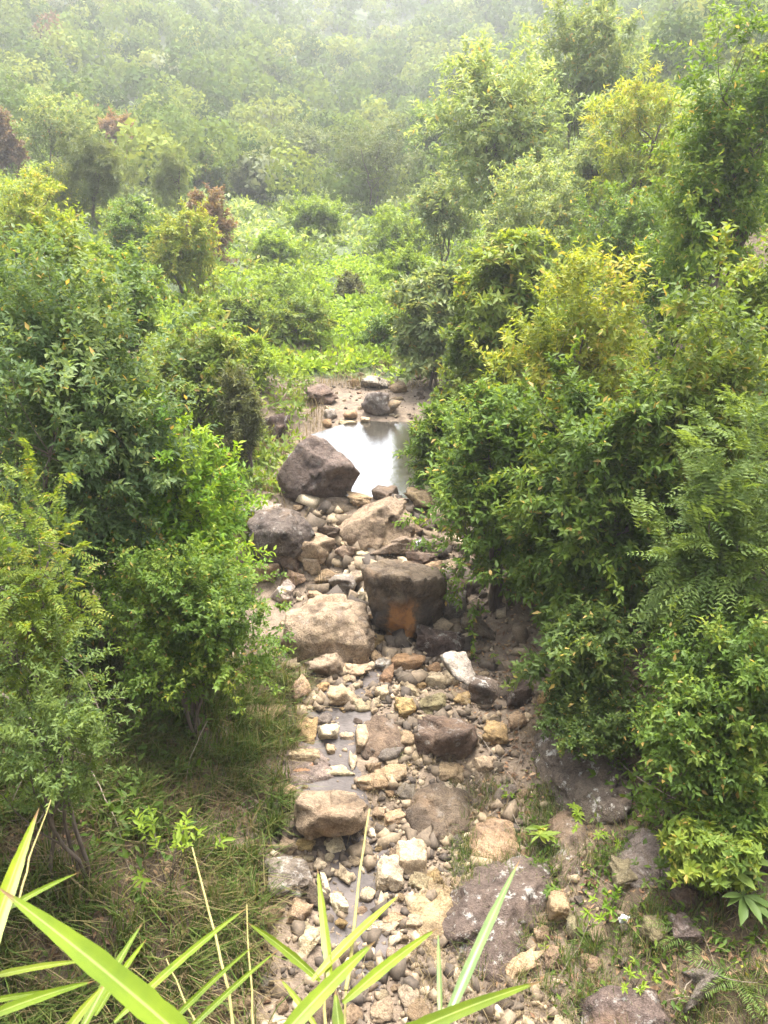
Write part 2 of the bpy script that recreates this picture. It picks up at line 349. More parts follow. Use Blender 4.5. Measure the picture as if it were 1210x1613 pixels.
def ground_mat():
    m, nt, out = newmat('earth'); L = nt.links.new
    tc = N_(nt, 'ShaderNodeTexCoord'); v = tc.outputs['Object']
    at = N_(nt, 'ShaderNodeAttribute', attribute_name='rnd')
    n1 = noise(nt, v, 1.1, 6, .65); n2_ = noise(nt, v, 7, 6, .7); n3 = noise(nt, v, 45, 4, .7)
    bed = ramp(nt, [(.3, (.085, .062, .045)), (.5, (.175, .13, .09)), (.7, (.265, .205, .14))]); L(n2_, bed.inputs['Fac'])
    soil = ramp(nt, [(.3, (.045, .032, .02)), (.5, (.095, .066, .04)), (.68, (.16, .12, .07))]); L(n2_, soil.inputs['Fac'])
    veg = ramp(nt, [(.35, (.03, .05, .014)), (.55, (.06, .085, .024)), (.7, (.11, .12, .04))]); L(n1, veg.inputs['Fac'])
    r1 = ramp(nt, [(.1, (1, 1, 1)), (.4, (0, 0, 0))]); L(at.outputs['Fac'], r1.inputs['Fac'])
    r2 = ramp(nt, [(.6, (0, 0, 0)), (.9, (1, 1, 1))]); L(at.outputs['Fac'], r2.inputs['Fac'])
    c = mixc(nt, r1.outputs['Color'], soil.outputs['Color'], bed.outputs['Color']); c = mixc(nt, r2.outputs['Color'], c, veg.outputs['Color'])
    r3 = ramp(nt, [(.3, (.6, .6, .6)), (.7, (1.3, 1.3, 1.3))]); L(n3, r3.inputs['Fac']); c = mixc(nt, .8, c, r3.outputs['Color'], 'MULTIPLY')
    pb = N_(nt, 'ShaderNodeBsdfPrincipled', Roughness=.92); L(c, pb.inputs['Base Color'])
    hs_ = N_(nt, 'ShaderNodeMath', operation='MULTIPLY_ADD'); L(n3, hs_.inputs[0]); hs_.inputs[1].default_value = .4; L(n2_, hs_.inputs[2])
    bp = N_(nt, 'ShaderNodeBump', Strength=.8, Distance=.06); L(hs_.outputs[0], bp.inputs['Height']); L(bp.outputs[0], pb.inputs['Normal'])
    L(pb.outputs[0], out.inputs['Surface']); return m

def water_mat(name, col, rough, wave, scale, ior=1.33, gl_mix=.05):
    m, nt, out = newmat(name); L = nt.links.new
    tc = N_(nt, 'ShaderNodeTexCoord'); mp = N_(nt, 'ShaderNodeMapping'); mp.inputs['Scale'].default_value = (1, 2.2, 1); L(tc.outputs['Object'], mp.inputs['Vector'])
    f = noise(nt, mp.outputs[0], scale, 3, .55)
    g = noise(nt, tc.outputs['Object'], 2.0, 4); r = ramp(nt, [(.35, tuple(x * .6 for x in col)), (.65, tuple(x * 1.4 for x in col))]); L(g, r.inputs['Fac'])
    pb = N_(nt, 'ShaderNodeBsdfPrincipled', Roughness=rough, IOR=ior); pb.inputs['Specular IOR Level'].default_value = 1.0 if gl_mix > .1 else .22
    L(r.outputs['Color'], pb.inputs['Base Color'])
    bp = N_(nt, 'ShaderNodeBump', Strength=wave, Distance=.03); L(f, bp.inputs['Height']); L(bp.outputs[0], pb.inputs['Normal'])
    gl = N_(nt, 'ShaderNodeBsdfGlossy', Roughness=rough); L(bp.outputs[0], gl.inputs['Normal']); mx = N_(nt, 'ShaderNodeMixShader'); mx.inputs[0].default_value = gl_mix
    L(pb.outputs[0], mx.inputs[1]); L(gl.outputs[0], mx.inputs[2]); L(mx.outputs[0], out.inputs['Surface']); return m

# ------------------------------------------------------------------ terrain: one sheet
def axis(stops):
    a = []
    for (s, e, st) in stops: a.extend(np.arange(s, e - 1e-6, st))
    return np.array(a)
gx = axis([(-900, -200, 50), (-200, -60, 10), (-60, -16, 2), (-16, -5, .4), (-5, 5, .13), (5, 16, .4), (16, 60, 2), (60, 200, 10), (200, 901, 50)])
gy = axis([(-400, -60, 40), (-60, -6, 6), (-6, 0, .5), (0, 24, .125), (24, 45, .5), (45, 120, 1.5), (120, 300, 5), (300, 500, 20), (500, 2001, 150)])
X, Y = np.meshgrid(gx, gy); Z = height(X, Y); nx, ny = len(gx), len(gy)
V = np.stack([X, Y, Z], -1).reshape(-1, 3)
i = (np.arange(ny - 1)[:, None] * nx + np.arange(nx - 1)[None, :]).ravel()
T = np.concatenate([np.stack([i, i + 1, i + nx + 1], -1), np.stack([i, i + nx + 1, i + nx], -1)])
b_ = np.interp(V[:, 1], BY, BZ); rel = V[:, 2] - b_
zone = np.clip(np.abs(rel) * 1.1 + .12 * n2(V[:, 0], V[:, 1], .7, 2, 31), 0, .5) + 1.0 * sstep(23, 26.5, V[:, 1]) + .5 * sstep(0.5, -1.5, V[:, 1])
terrain = obj('terrain', mesh_np('terrain', V, T, ground_mat(), np.clip(zone, 0, 1), True)); terrain['kind'] = 'structure'

# pool and the thin stream below it
ppts = [(-1.9, 16.0), (-1.2, 15.75), (-.2, 15.55), (.9, 15.5), (1.7, 16.2), (2.3, 17.5), (2.2, 19), (1.6, 20.6), (.7, 21.4), (-.2, 21.6), (-1.1, 21.2), (-1.9, 20.2), (-2.3, 18.5), (-2.3, 17)]
def ngon_sheet(name, pts, mat, zf):
    bm = bmesh.new(); vs_ = [bm.verts.new((x, y, zf(x, y))) for x, y in pts]; bm.faces.new(vs_)
    bmesh.ops.triangulate(bm, faces=bm.faces[:]); me = bpy.data.meshes.new(name); bm.to_mesh(me); bm.free(); me.materials.append(mat); return me
pool = obj('pool_water', ngon_sheet('pool_water', ppts, water_mat('pool_water', (.05, .045, .035), .07, .15, 9, 1.5, .4), lambda x, y: WATER_Z)); pool['kind'] = 'structure'
MAT_STREAM = water_mat('stream_water', (.085, .072, .066), .42, .5, 14, 1.33, 0.)
def strip(name, pxs, mat):
    v = []; f = []
    for (px, py, hw) in pxs:
        g = ground(px, py); d = depth(g)
        for s in np.linspace(-1, 1, 9):
            x = g[0] + s * hw / F * d; zz = hgt(x, g[1])
            v.append((x, g[1], zz + .018 - .05 * abs(s) ** 4))
    for a in range(len(pxs) - 1):
        for k in range(8):
            q = (a * 9 + k, a * 9 + k + 1, (a + 1) * 9 + k + 1, (a + 1) * 9 + k); f += [(q[0], q[1], q[2]), (q[0], q[2], q[3])]
    o = obj(name, mesh_np(name, np.array(v), np.array(f), mat, smooth=True)); o['kind'] = 'structure'; return o
def dense(pts, n=4):
    p = np.array(pts, float); out = []
    for a, b in zip(p[:-1], p[1:]):
        for k in range(n): out.append(a + (b - a) * k / n)
    out.append(p[-1]); return out
strip('stream_water', dense([(560, 1560, 60), (560, 1490, 70), (560, 1420, 75), (570, 1350, 60), (560, 1300, 40), (520, 1240, 70), (490, 1190, 90), (500, 1140, 110), (520, 1105, 90), (560, 1080, 50), (590, 1050, 30)], 5), MAT_STREAM)

# ------------------------------------------------------------------ stones
_ico = {}
def ico(level):
    if level not in _ico:
        bm = bmesh.new(); bmesh.ops.create_icosphere(bm, subdivisions=level, radius=1)
        v = np.array([x.co[:] for x in bm.verts]); t = np.array([[q.index for q in f.verts] for f in bm.faces]); bm.free(); _ico[level] = (nrm(v), t)
    return _ico[level]
def poly_radial(level, planes, p, namp, seed, nsc=2.0, second=None, K=0, J=.2):
    u, t = ico(level); n = np.array([a[:3] for a in planes]); o = np.array([a[3] for a in planes])
    q = np.maximum(u @ n.T / o, 1e-4); r = ((q ** p).sum(1)) ** (-1 / p)
    if second is not None:
        n = np.array([a[:3] for a in second]); o = np.array([a[3] for a in second]); q = np.maximum(u @ n.T / o, 1e-4); r = np.maximum(r, .93 * ((q ** p).sum(1)) ** (-1 / p))
    if K:   # break the faces into chipped facets
        rg = np.random.default_rng(seed + 555); n = np.array([a[:3] for a in planes]); o = np.array([a[3] for a in planes]); act = np.argmax(u @ n.T / o, 1)
        sd_ = nrm(rg.normal(0, 1, (K, 3))); cell = np.argmax(u @ sd_.T + .06 * vnoise(u * 4, seed)[:, None] * rg.normal(0, 1, K)[None], 1)
        na = n[act]; X = sd_[cell] * (o[act] / np.maximum((na * sd_[cell]).sum(1), .25))[:, None] * rg.uniform(.965, 1.02, K)[cell][:, None]
        n2_ = nrm(na + rg.normal(0, J, (K, 3))[cell]); r2 = (n2_ * X).sum(1) / np.maximum((n2_ * u).sum(1), .2); r = np.clip(r2, r * .86, r * 1.05)
    v = u * r[:, None]
    s = np.abs(v).max()
    v = v + u * (namp * s * (fbm(v / s * nsc, 3, seed) - .8 * np.abs(fbm(v / s * nsc * 2.3, 2, seed + 40)) + .25))[:, None]
    return v, t
def rand_planes(rng, style):
    P = []
    jit = {'block': .16, 'round': .3, 'angular': .33, 'flat': .16}[style]
    for ax in range(3):
        for s in (-1, 1):
            n = np.zeros(3); n[ax] = s; n += rng.normal(0, jit, 3); n /= np.linalg.norm(n); P.append((*n, rng.uniform(.8, 1)))
    for _ in range({'block': 3, 'round': 9, 'angular': 5, 'flat': 4}[style]):
        n = nrm(rng.normal(0, 1, 3)); off = {'block': (.85, 1.2), 'round': (.8, 1.05), 'angular': (.58, 1.0), 'flat': (.7, 1.1)}[style]
        P.append((*n, rng.uniform(*off)))
    return P
def stone_mesh(seed, w, d, h, style='angular', level=3):
    rng = np.random.default_rng(seed); v, t = poly_radial(level, rand_planes(rng, style), {'block': 70, 'round': 34, 'angular': 90, 'flat': 90}[style], .05 if style == 'round' else .022, seed, 3.2, rand_planes(rng, style) if style != 'round' else None, 9 if style == 'block' else 14)
    a = rng.uniform(-.35, .35); c, s = math.cos(a), math.sin(a)
    v = v @ np.array([[c, s, 0], [-s, c, 0], [0, 0, 1]])
    lo, hi = v.min(0), v.max(0); v = (v - (lo + hi) / 2) / (hi - lo) * np.array([w, d, h])
    return mesh_np('stone', v, t, MAT_STONE, smooth=False)
def hull_mesh(pts, p=30, namp=.02, seed=1, level=5, mat=None):
    pts = np.array(pts); c = (pts.min(0) + pts.max(0)) / 2
    bm = bmesh.new()
    for q in pts - c: bm.verts.new(q)
    r = bmesh.ops.convex_hull(bm, input=bm.verts[:]); bmesh.ops.recalc_face_normals(bm, faces=bm.faces[:]); bm.normal_update()
    planes = []
    for f in bm.faces:
        n = np.array(f.normal[:]); o = float(n @ np.array(f.verts[0].co[:]))
        if o < 0: n, o = -n, -o
        if o > 1e-3: planes.append((*n, o))
    bm.free()
    # merge near-coplanar planes
    keep = []
    for q in planes:
        if not any(np.dot(q[:3], k[:3]) > .97 for k in keep): keep.append(q)
    v, t = poly_radial(level, keep, p * 2.2, namp * 1.2, seed, 3, None, 46, .17)
    return mesh_np('boulder', v, t, mat or MAT_STONE, smooth=False), c

COLS = {'tan': (.36, .275, .175), 'pale': (.50, .415, .28), 'cream': (.60, .52, .37), 'yellow': (.42, .31, .15), 'brown': (.165, .128, .096), 'dark': (.105, .08, .066),
        'purple': (.15, .122, .106), 'grey': (.24, .21, .18), 'lightgrey': (.36, .325, .28), 'orange': (.33, .215, .125), 'olive': (.26, .235, .14), 'drab': (.32, .255, .185)}
CNAME = {'tan': 'tan', 'pale': 'pale tan', 'cream': 'cream-white', 'yellow': 'yellowish', 'brown': 'brown', 'dark': 'dark brown', 'purple': 'purplish brown', 'grey': 'grey', 'lightgrey': 'light grey', 'orange': 'orange-brown', 'olive': 'greenish tan', 'drab': 'drab brown'}
rngc = np.random.default_rng(77)
LAND = []      # named stones: (x, y, phrase)
TAKEN = []     # (x, y, radius)
def finish(o, col, lichen=0., wet=0.):
    c = np.array(COLS[col]) * np.array([.94, .90, .87]) * rngc.uniform(.88, 1.12) * rngc.uniform(.96, 1.04, 3); o.color = (*[float(q) for q in c], 1)
    o['lichen'] = float(lichen); o['wet'] = float(wet); return o
# --- great boulders shaped from their own corner points: (px, py, offset in y)
def boulder(name, Y0, corners, col, label, cat='boulder', lichen=0, p=30, namp=.02, seed=1, mat=None, level=5, land=None, sink=0):
    pts = [at_y(px, py, Y0 + dy) for px, py, dy in corners]
    pts += [q - np.array([0, 0, sink]) for q in pts] if sink else []
    me, c = hull_mesh(pts, p, namp, seed, level, mat); o = obj(name, me, None, c); tag(o, label, cat, 'boulders in the stream bed'); finish(o, col, lichen)
    P = np.array(pts); TAKEN.append((c[0], c[1], max(np.ptp(P[:, 0]), np.ptp(P[:, 1])) * .5)); LAND.append((c[0], c[1], land or label)); return o

boulder('boulder', 15.3, [(450, 797, 0), (486, 772, -.35), (510, 806, 0), (545, 778, .1), (569, 746, .1), (520, 730, -.2), (515, 694, .35), (490, 686, .3), (470, 700, .1), (441, 745, 0), (455, 770, -.15),
        (452, 780, 1.0), (545, 760, 1.1), (480, 692, 1.0), (440, 750, .9), (560, 742, .8)], 'purple', 'large dark angular boulder leaning at the near edge of the pool', lichen=.15, seed=3, land='the leaning pool-side boulder')
boulder('boulder', 11.9, [(569, 893, -.1), (585, 972, -.3), (612, 1012, -.15), (655, 1017, -.1), (692, 985, .1), (702, 950, .2), (699, 905, 0), (640, 915, -.45), (590, 908, -.4), (665, 912, -.35), (640, 884, .85), (595, 884, .7), (690, 890, .75), (572, 890, .4),
        (600, 985, .9), (680, 985, 1.0), (640, 1000, -.32)], 'brown', 'flat-topped dark boulder with a rusty orange stain down its face', lichen=.1, seed=5, mat=MAT_STAIN, p=36, namp=.015, land='the orange-stained boulder')
boulder('boulder', 14.2, [(525, 840, 0), (540, 868, -.1), (585, 872, -.3), (640, 862, -.2), (653, 830, .1), (640, 784, .6), (612, 783, .7), (590, 792, .6), (575, 815, .25), (585, 830, .0), (600, 800, .1), (530, 830, .6), (650, 800, 1.3), (560, 800, 1.2), (640, 850, 1)], 'drab',
        'big ridged tan-brown boulder damming the lower end of the pool', seed=8, namp=.03, p=40, land='the ridged boulder below the pool')
boulder('boulder', 13.7, [(393, 835, 0), (400, 880, -.2), (425, 893, -.15), (465, 880, -.2), (497, 845, .1), (480, 815, .3), (440, 800, .6), (410, 802, .6), (395, 815, .3), (440, 840, -.35), (480, 860, 1), (400, 850, 1), (450, 800, 1.2)], 'purple',
        'rounded purplish boulder just below the leaning pool-side boulder', lichen=.25, seed=9, p=18, namp=.03, land='the rounded purplish boulder')
boulder('boulder', 14.9, [(505, 795, 0), (520, 840, -.2), (560, 838, -.2), (595, 800, .2), (570, 782, .5), (530, 785, .6), (515, 790, .9), (590, 800, 1), (540, 820, 1)], 'brown', 'low brown boulder wedged beneath the leaning pool-side boulder', seed=11, p=20, namp=.03)
boulder('boulder', 7.55, [(464, 1262, -.05), (466, 1300, -.12), (480, 1320, -.1), (545, 1318, -.15), (578, 1300, -.05), (581, 1272, 0), (560, 1250, .35), (520, 1246, .4), (478, 1248, .4), (464, 1258, .2), (500, 1287, -.2), (550, 1288, -.2), (470, 1300, .6), (575, 1290, .6)], 'drab',
        'broad flat-topped tan block across the lower stream', seed=13, p=40, namp=.015, land='the broad flat-topped block')
boulder('boulder', 9.1, [(652, 1150, 0), (658, 1190, -.1), (690, 1206, -.15), (730, 1200, -.1), (752, 1165, .05), (745, 1142, .2), (715, 1128, .45), (680, 1126, .5), (660, 1132, .35), (700, 1165, -.25), (740, 1155, -.05), (660, 1180, .6), (745, 1180, .7)], 'brown',
        'rounded dark brown boulder with a pale streak in mid stream', lichen=.35, seed=15, p=20, namp=.02, land='the rounded dark brown boulder')
def slab(outline, lift, col, label, lichen, seed, land=None, inner=.12):
    """bedrock: an outline on the slope, its top a little proud and its underside deep in the ground"""
    P = np.array([ground(px, py) for px, py in outline]); c = P.mean(0); pts = [q + np.array([0, 0, lift * .35]) for q in P] + [c + (q - c) * .72 + np.array([0, 0, lift]) for q in P] + [q - np.array([0, 0, .5]) for q in P]
    me, cc = hull_mesh(pts, 34, .014, seed, 5 if np.ptp(P[:, 0]) > .8 else 4); o = obj('bedrock_outcrop', me, None, cc); o['kind'] = 'thing'; tag(o, label, 'rock', 'bedrock slabs'); finish(o, col, lichen)
    TAKEN.append((c[0], c[1], np.ptp(P[:, 0]) * .42)); LAND.append((c[0], c[1], land or label)); return o
slab([(692, 1475), (712, 1410), (755, 1368), (815, 1352), (866, 1372), (868, 1402), (835, 1440), (815, 1490), (780, 1545), (715, 1535)], .2, 'purple', 'large purplish slab with white lichen on the lower right bank', .7, 17, 'the big purplish slab')
slab([(828, 1190), (850, 1162), (915, 1166), (972, 1192), (1000, 1250), (992, 1300), (945, 1310), (890, 1288), (842, 1235)], .2, 'purple', 'wide lichen-spotted rock slab below the right-hand shrubs', .9, 19, 'the wide lichen-spotted slab')
slab([(862, 1275), (900, 1268), (925, 1310), (918, 1385), (885, 1400), (868, 1350)], .12, 'brown', 'long white-streaked slab above the upright block', .6, 61)
slab([(905, 1580), (950, 1558), (1030, 1568), (1062, 1620), (1040, 1660), (920, 1660)], .14, 'purple', 'broad dark rock at the bottom edge right of centre', .5, 62)
slab([(735, 1320), (760, 1295), (808, 1298), (820, 1340), (790, 1368), (745, 1366)], .14, 'tan', 'earthy tan mound above the big purplish slab', .1, 63)
slab([(640, 1285), (660, 1245), (700, 1240), (738, 1255), (740, 1310), (700, 1330), (655, 1325)], .16, 'brown', 'smooth bedrock hump right of the broad flat-topped block', .2, 64, 'the smooth bedrock hump')
slab([(560, 1150), (590, 1128), (636, 1135), (640, 1185), (600, 1198), (566, 1190)], .12, 'brown', 'low bedrock hump left of the rounded dark brown boulder', .2, 65)
slab([(420, 1190), (440, 1160), (500, 1180), (530, 1225), (470, 1240), (415, 1232)], .05, 'grey', 'flat wet grey bedrock at the left of the stream', .1, 66)
slab([(680, 1360), (640, 1420), (660, 1500), (700, 1540), (690, 1450), (720, 1390)], .08, 'tan', 'low tan bedrock left of the big purplish slab', .1, 67)
slab([(1000, 1300), (1060, 1330), (1070, 1390), (1010, 1410), (960, 1370)], .1, 'grey', 'half-buried grey slab under the lower right shrub', .5, 68)
slab([(400, 1000), (440, 1020), (440, 1060), (395, 1065), (380, 1030)], .12, 'brown', 'earthy brown slab at the left bank below the shrub', .1, 69)
boulder('boulder', 8.55, [(737, 1075, 0), (742, 1108, -.05), (775, 1112, -.05), (788, 1095, 0), (783, 1070, .15), (750, 1062, .25), (760, 1080, -.1), (745, 1090, .5), (785, 1090, .5)], 'dark', 'dark pitted rock with round pale lichen spots', 'rock', lichen=.7, seed=21, level=4)
boulder('boulder', 8.9, [(690, 1030, 0), (720, 1075, -.3), (745, 1082, -.3), (750, 1062, -.15), (738, 1045, .0), (735, 1027, .25), (700, 1025, .25), (720, 1045, -.05), (700, 1050, .5), (745, 1070, .4)], 'lightgrey', 'pale whitish slab tilted against the dark lichened rock', 'rock', lichen=.9, seed=23, level=4, land='the tilted whitish slab')
boulder('boulder', 11.4, [(449, 985, -.1), (460, 1010, -.3), (520, 1020, -.4), (575, 1015, -.3), (588, 985, 0), (575, 950, .5), (530, 935, .8), (480, 938, .8), (455, 960, .4), (510, 970, -.1), (460, 990, 1), (580, 980, 1)], 'drab', 'broad low tan outcrop left of the orange-stained boulder', seed=25, p=24, namp=.035, lichen=.2, land='the broad tan outcrop', sink=.4)

# --- the other stones one can point to: box in the photograph, flatness, shape, colour, where it lies
ROCKS = [
 (370,794,440,832,.3,'flat','lightgrey','slab beside the rounded purplish boulder at the shrub edge'),
 (455,850,528,908,.7,'angular','drab','peaked rock right below the rounded purplish boulder'),
 (472,880,506,912,.8,'block','pale','small block in front of the peaked rock'),
 (528,862,563,894,.8,'round','drab','round rock under the ridged boulder'),
 (585,846,662,888,.5,'angular','drab','rock below the ridged boulder beside the white bag'),
 (572,853,597,870,.6,'round','pale','cobble tucked under the ridged boulder'),
 (558,870,586,888,.4,'flat','cream','flat stone under the ridged boulder'),
 (568,594,613,618,.45,'round','lightgrey','flat-topped boulder beyond the pool, uppermost of the pair'),
 (570,619,616,661,.85,'round','grey','round boulder at the far edge of the pool'),
 (609,633,633,658,.8,'angular','tan','rock to the right of the round far-edge boulder'),
 (510,648,531,667,.7,'angular','lightgrey','small rock at the far left shore of the pool'),
 (541,652,563,668,.6,'round','orange','small rock on the far shore of the pool'),
 (533,667,560,677,.3,'flat','pale','flat stone at the waterline of the far shore'),
 (508,664,523,678,.6,'round','orange','cobble at the left waterline of the pool'),
 (568,662,583,674,.6,'round','pale','cobble at the far waterline under the round boulder'),
 (413,642,453,702,.7,'angular','dark','upright rock in the left bank beside the pool'),
 (478,606,532,642,.5,'round','brown','earthy hump on the bank beyond the pool'),
 (515,571,537,584,.5,'round','lightgrey','small boulder alone in the grass beyond the pool'),
 (615,604,641,623,.6,'round','tan','rock beside the flat-topped boulder beyond the pool'),
 (543,896,575,941,.9,'angular','drab','rock leaning on the left of the orange-stained boulder'),
 (419,914,463,958,.7,'angular','lightgrey','jagged rock at the left bank near the broad tan outcrop'),
 (657,983,735,1043,.75,'angular','dark','wedge-shaped rock right of the orange-stained boulder'),
 (616,1026,671,1062,.6,'block','orange','squared block below the orange-stained boulder'),
 (797,1067,845,1120,1.0,'block','dark','upright dark rock beside the small yellowish stone, under the shrubs'),
 (848,1086,879,1118,.9,'round','yellow','round stone alone at the foot of the right shrubs'),
 (728,966,793,1020,.7,'angular','brown','rock in the shade of the right shrub'),
 (481,1018,547,1080,.6,'angular','drab','large angular rock below the broad tan outcrop'),
 (520,1002,553,1028,.6,'round','grey','rock between the broad tan outcrop and the angular rock'),
 (541,1044,585,1076,.5,'angular','pale','stone left of the squared orange block'),
 (517,1072,566,1119,.7,'angular','pale','chunky rock at the head of the wet bedrock'),
 (444,1062,489,1118,.8,'angular','tan','rock at the left edge above the wet bedrock'),
 (407,1074,446,1106,.7,'round','brown','rounded rock against the left bank'),
 (496,1076,519,1098,.6,'round','yellow','cobble beside the chunky rock'),
 (484,1094,506,1113,.5,'angular','cream','small stone beside the wet bedrock'),
 (464,1111,493,1127,.4,'flat','pale','flat stone on the wet bedrock rim'),
 (621,1099,656,1139,.8,'angular','yellow','upright stone in mid stream'),
 (655,1090,704,1131,.6,'angular','olive','rock above the rounded dark brown boulder'),
 (590,1082,614,1109,.9,'angular','pale','pointed stone in mid stream'),
 (627,1071,665,1101,.5,'angular','pale','slanting stone below the squared orange block'),
 (672,1041,697,1070,.8,'round','orange','stone between the squared block and the whitish slab'),
 (698,1056,725,1088,.9,'flat','pale','slab under the tilted whitish slab'),
 (715,1090,744,1116,.6,'round','yellow','rounded stone left of the dark lichened rock'),
 (760,1133,804,1182,.3,'flat','yellow','flat slab in leaf litter right of the rounded dark brown boulder'),
 (803,1116,832,1157,.5,'angular','tan','stone next to the flat yellowish slab'),
 (463,1131,498,1177,.35,'flat','yellow','egg-shaped stone lying on the wet bedrock'),
 (500,1142,534,1178,.5,'angular','cream','bright stone in the middle of the wet bedrock'),
 (533,1157,558,1171,.4,'flat','cream','small flat stone right of the bright stone'),
 (380,1106,446,1159,.5,'angular','tan','rock at the left rim of the wet bedrock'),
 (453,1179,505,1208,.55,'block','pale','brick-like block lying in the wet stream'),
 (456,1204,501,1223,.25,'flat','orange','thin slab under the brick-like block'),
 (507,1211,559,1228,.25,'flat','pale','thin slab upstream of the broad flat-topped block'),
 (549,1188,562,1219,.5,'angular','cream','narrow upright stone upstream of the broad block'),
 (560,1218,611,1253,.6,'round','tan','rock at the upper right corner of the broad block'),
 (406,1234,463,1266,.4,'angular','tan','rock at the left corner of the broad block'),
 (512,1172,528,1195,.6,'angular','pale','little stone below the bright stone'),
 (558,1140,580,1192,.4,'flat','pale','long thin slab edging the bedrock hump'),
 (631,1153,655,1183,.5,'block','tan','stone wedged left of the rounded dark brown boulder'),
 (624,1318,675,1381,.5,'block','pale','squarish upper one of the two tall pale stones'),
 (591,1341,637,1411,.45,'angular','cream','pointed upright slab, lower of the two tall pale stones'),
 (507,1321,544,1350,.3,'flat','cream','bright flat stone just below the broad block'),
 (466,1323,496,1346,.4,'flat','yellow','stone under the left end of the broad block'),
 (504,1348,526,1362,.4,'round','cream','pebble-like stone under the bright flat stone'),
 (489,1349,515,1380,.7,'angular','cream','upright white stone right of the veined rock'),
 (503,1379,520,1412,.6,'angular','cream','narrow stone below the upright white stone'),
 (514,1401,549,1445,.5,'angular','cream','angular stone behind the reed blades'),
 (566,1397,593,1427,.6,'round','pale','stone left of the pointed upright slab'),
 (413,1344,490,1426,.5,'angular','grey','veined rock at the left edge of the lower stream'),
 (446,1420,493,1462,.7,'block','tan','blocky rock below the veined rock'),
 (396,1424,447,1462,.6,'round','tan','rounded rock left of the blocky rock'),
 (578,1455,629,1476,.3,'flat','pale','flat stone near the foreground reeds'),
 (643,1380,679,1412,.3,'flat','olive','mossy flat stone below the squarish pale stone'),
 (585,1272,609,1296,.5,'block','tan','stone touching the right end of the broad block'),
 (604,1275,641,1309,.4,'flat','tan','flat stone between the broad block and the smooth hump'),
 (400,1338,419,1359,.7,'round','brown','small rock beside the lower grass tuft'),
 (581,1308,601,1326,.5,'angular','cream','small stone below the right end of the broad block'),
 (466,1468,506,1518,.5,'angular','pale','rock half hidden by the middle reed'),
 (864,1398,899,1464,.9,'block','tan','upright block beside the big purplish slab'),
 (814,1455,836,1481,.6,'angular','cream','small stone right of the big purplish slab'),
 (843,1463,869,1491,.6,'round','tan','stone under the upright block'),
 (860,1478,892,1537,.5,'angular','tan','rock below the upright block'),
 (894,1442,916,1494,.6,'angular','olive','slim stone right of the upright block'),
 (797,1493,862,1550,.5,'angular','tan','broken rock at the foot of the big purplish slab'),
 (1016,1451,1059,1502,.5,'round','olive','mossy rock on the right bank'),
 (1062,1442,1106,1502,.6,'angular','grey','rock on the right bank under the dead leaves'),
 (1070,1527,1140,1609,.5,'angular','grey','large rock in the lower right corner'),
 (970,1350,1013,1405,.4,'flat','olive','tilted flat stone under the right bank grass'),
 (1066,1383,1106,1443,.5,'angular','brown','rock below the bright yellow-green bush'),
 (690,1205,735,1240,.4,'angular','tan','stone below the rounded dark brown boulder'),
 (745,1190,785,1225,.4,'angular','pale','stone right of the rounded dark brown boulder, lower one'),
 (600,1440,640,1462,.4,'flat','tan','flat stone below the pointed upright slab'),
 (660,890,700,910,.5,'angular','tan','stone behind the orange-stained boulder'),
 (440,905,480,935,.5,'angular','tan','rock above the jagged left-bank rock'),
 (495,905,540,935,.5,'angular','tan','rock behind the broad tan outcrop'),
 (660,820,690,850,.6,'angular','brown','rock right of the ridged boulder under the leaves'),
 (575,964,594,986,.7,'angular','orange','small stone at the left foot of the orange-stained boulder'),
 (578,1000,613,1026,.6,'angular','yellow','stone under the leaning sticks'),
 (430,868,472,912,.6,'angular','brown','rock squeezed below the rounded purplish boulder'),
 (518,903,566,948,.6,'angular','grey','rock filling the gap behind the stained boulder'),
 (498,832,536,866,.7,'angular','brown','rock jammed between purplish and ridged boulders'),
 (398,888,440,926,.6,'angular','tan','rock at the shrub edge left of the peaked rock'),
 (586,773,628,800,.5,'flat','brown','slab forming the lip of the pool'),
 (636,778,690,818,.6,'angular','tan','rock at the right end of the pool lip'),
 (545,783,585,806,.5,'flat','tan','low slab at the pool lip beside the leaning boulder'),
 (700,902,745,958,.7,'angular','brown','rock right of the orange-stained boulder in the leaves'),
 (698,938,738,986,.6,'angular','grey','rock in the gap above the wedge-shaped rock'),
 (640,868,690,904,.5,'angular','brown','flat rock behind the stained boulder near the bag'),
 (480,928,524,958,.5,'angular','tan','rock at the upper rim of the broad tan outcrop'),
 (585,1035,618,1062,.6,'angular','grey','rock left of the squared orange block, in shadow'),
 (590,1205,640,1245,.4,'round','tan','low hump between the bedrock humps'),
]
SIZEW = lambda w: 'huge' if w > 1.2 else 'large' if w > .6 else 'medium' if w > .33 else 'small'
for k, (x0, y0, x1, y1, fl, style, col, where) in enumerate(ROCKS):
    g = ground((x0 + x1) / 2, y1 - 3); d = depth(g); w = (x1 - x0) / F * d; ext = (y1 - y0) / F * d
    el = math.atan2(CAM[2] - g[2], math.hypot(g[0], g[1])); D = ext / (math.sin(el) + fl * math.cos(el)); H = fl * D
    if style in ('round', 'angular', 'flat'): D *= 1.06; H *= 1.06; w *= 1.05
    big = w > .55
    me = stone_mesh(300 + k, w, D, H * 1.25, style, 5 if (x1 - x0) > 74 else 4 if (x1 - x0) > 30 else 3)
    c = np.array([g[0], g[1] + D * .46, 0]); c[2] = max(hgt(c[0], c[1]), g[2]) + H * .34
    o = obj('rock', me, None, c)
    lab = CNAME[col] + ' ' + where; lab = ' '.join(lab.split()[:16])
    tag(o, lab, 'rock', 'rocks in the stream bed'); finish(o, col, .5 if col in ('dark', 'purple', 'lightgrey', 'grey') else .12, .0)
    TAKEN.append((c[0], c[1], max(w, D) * .5)); LAND.append((c[0], c[1], where))

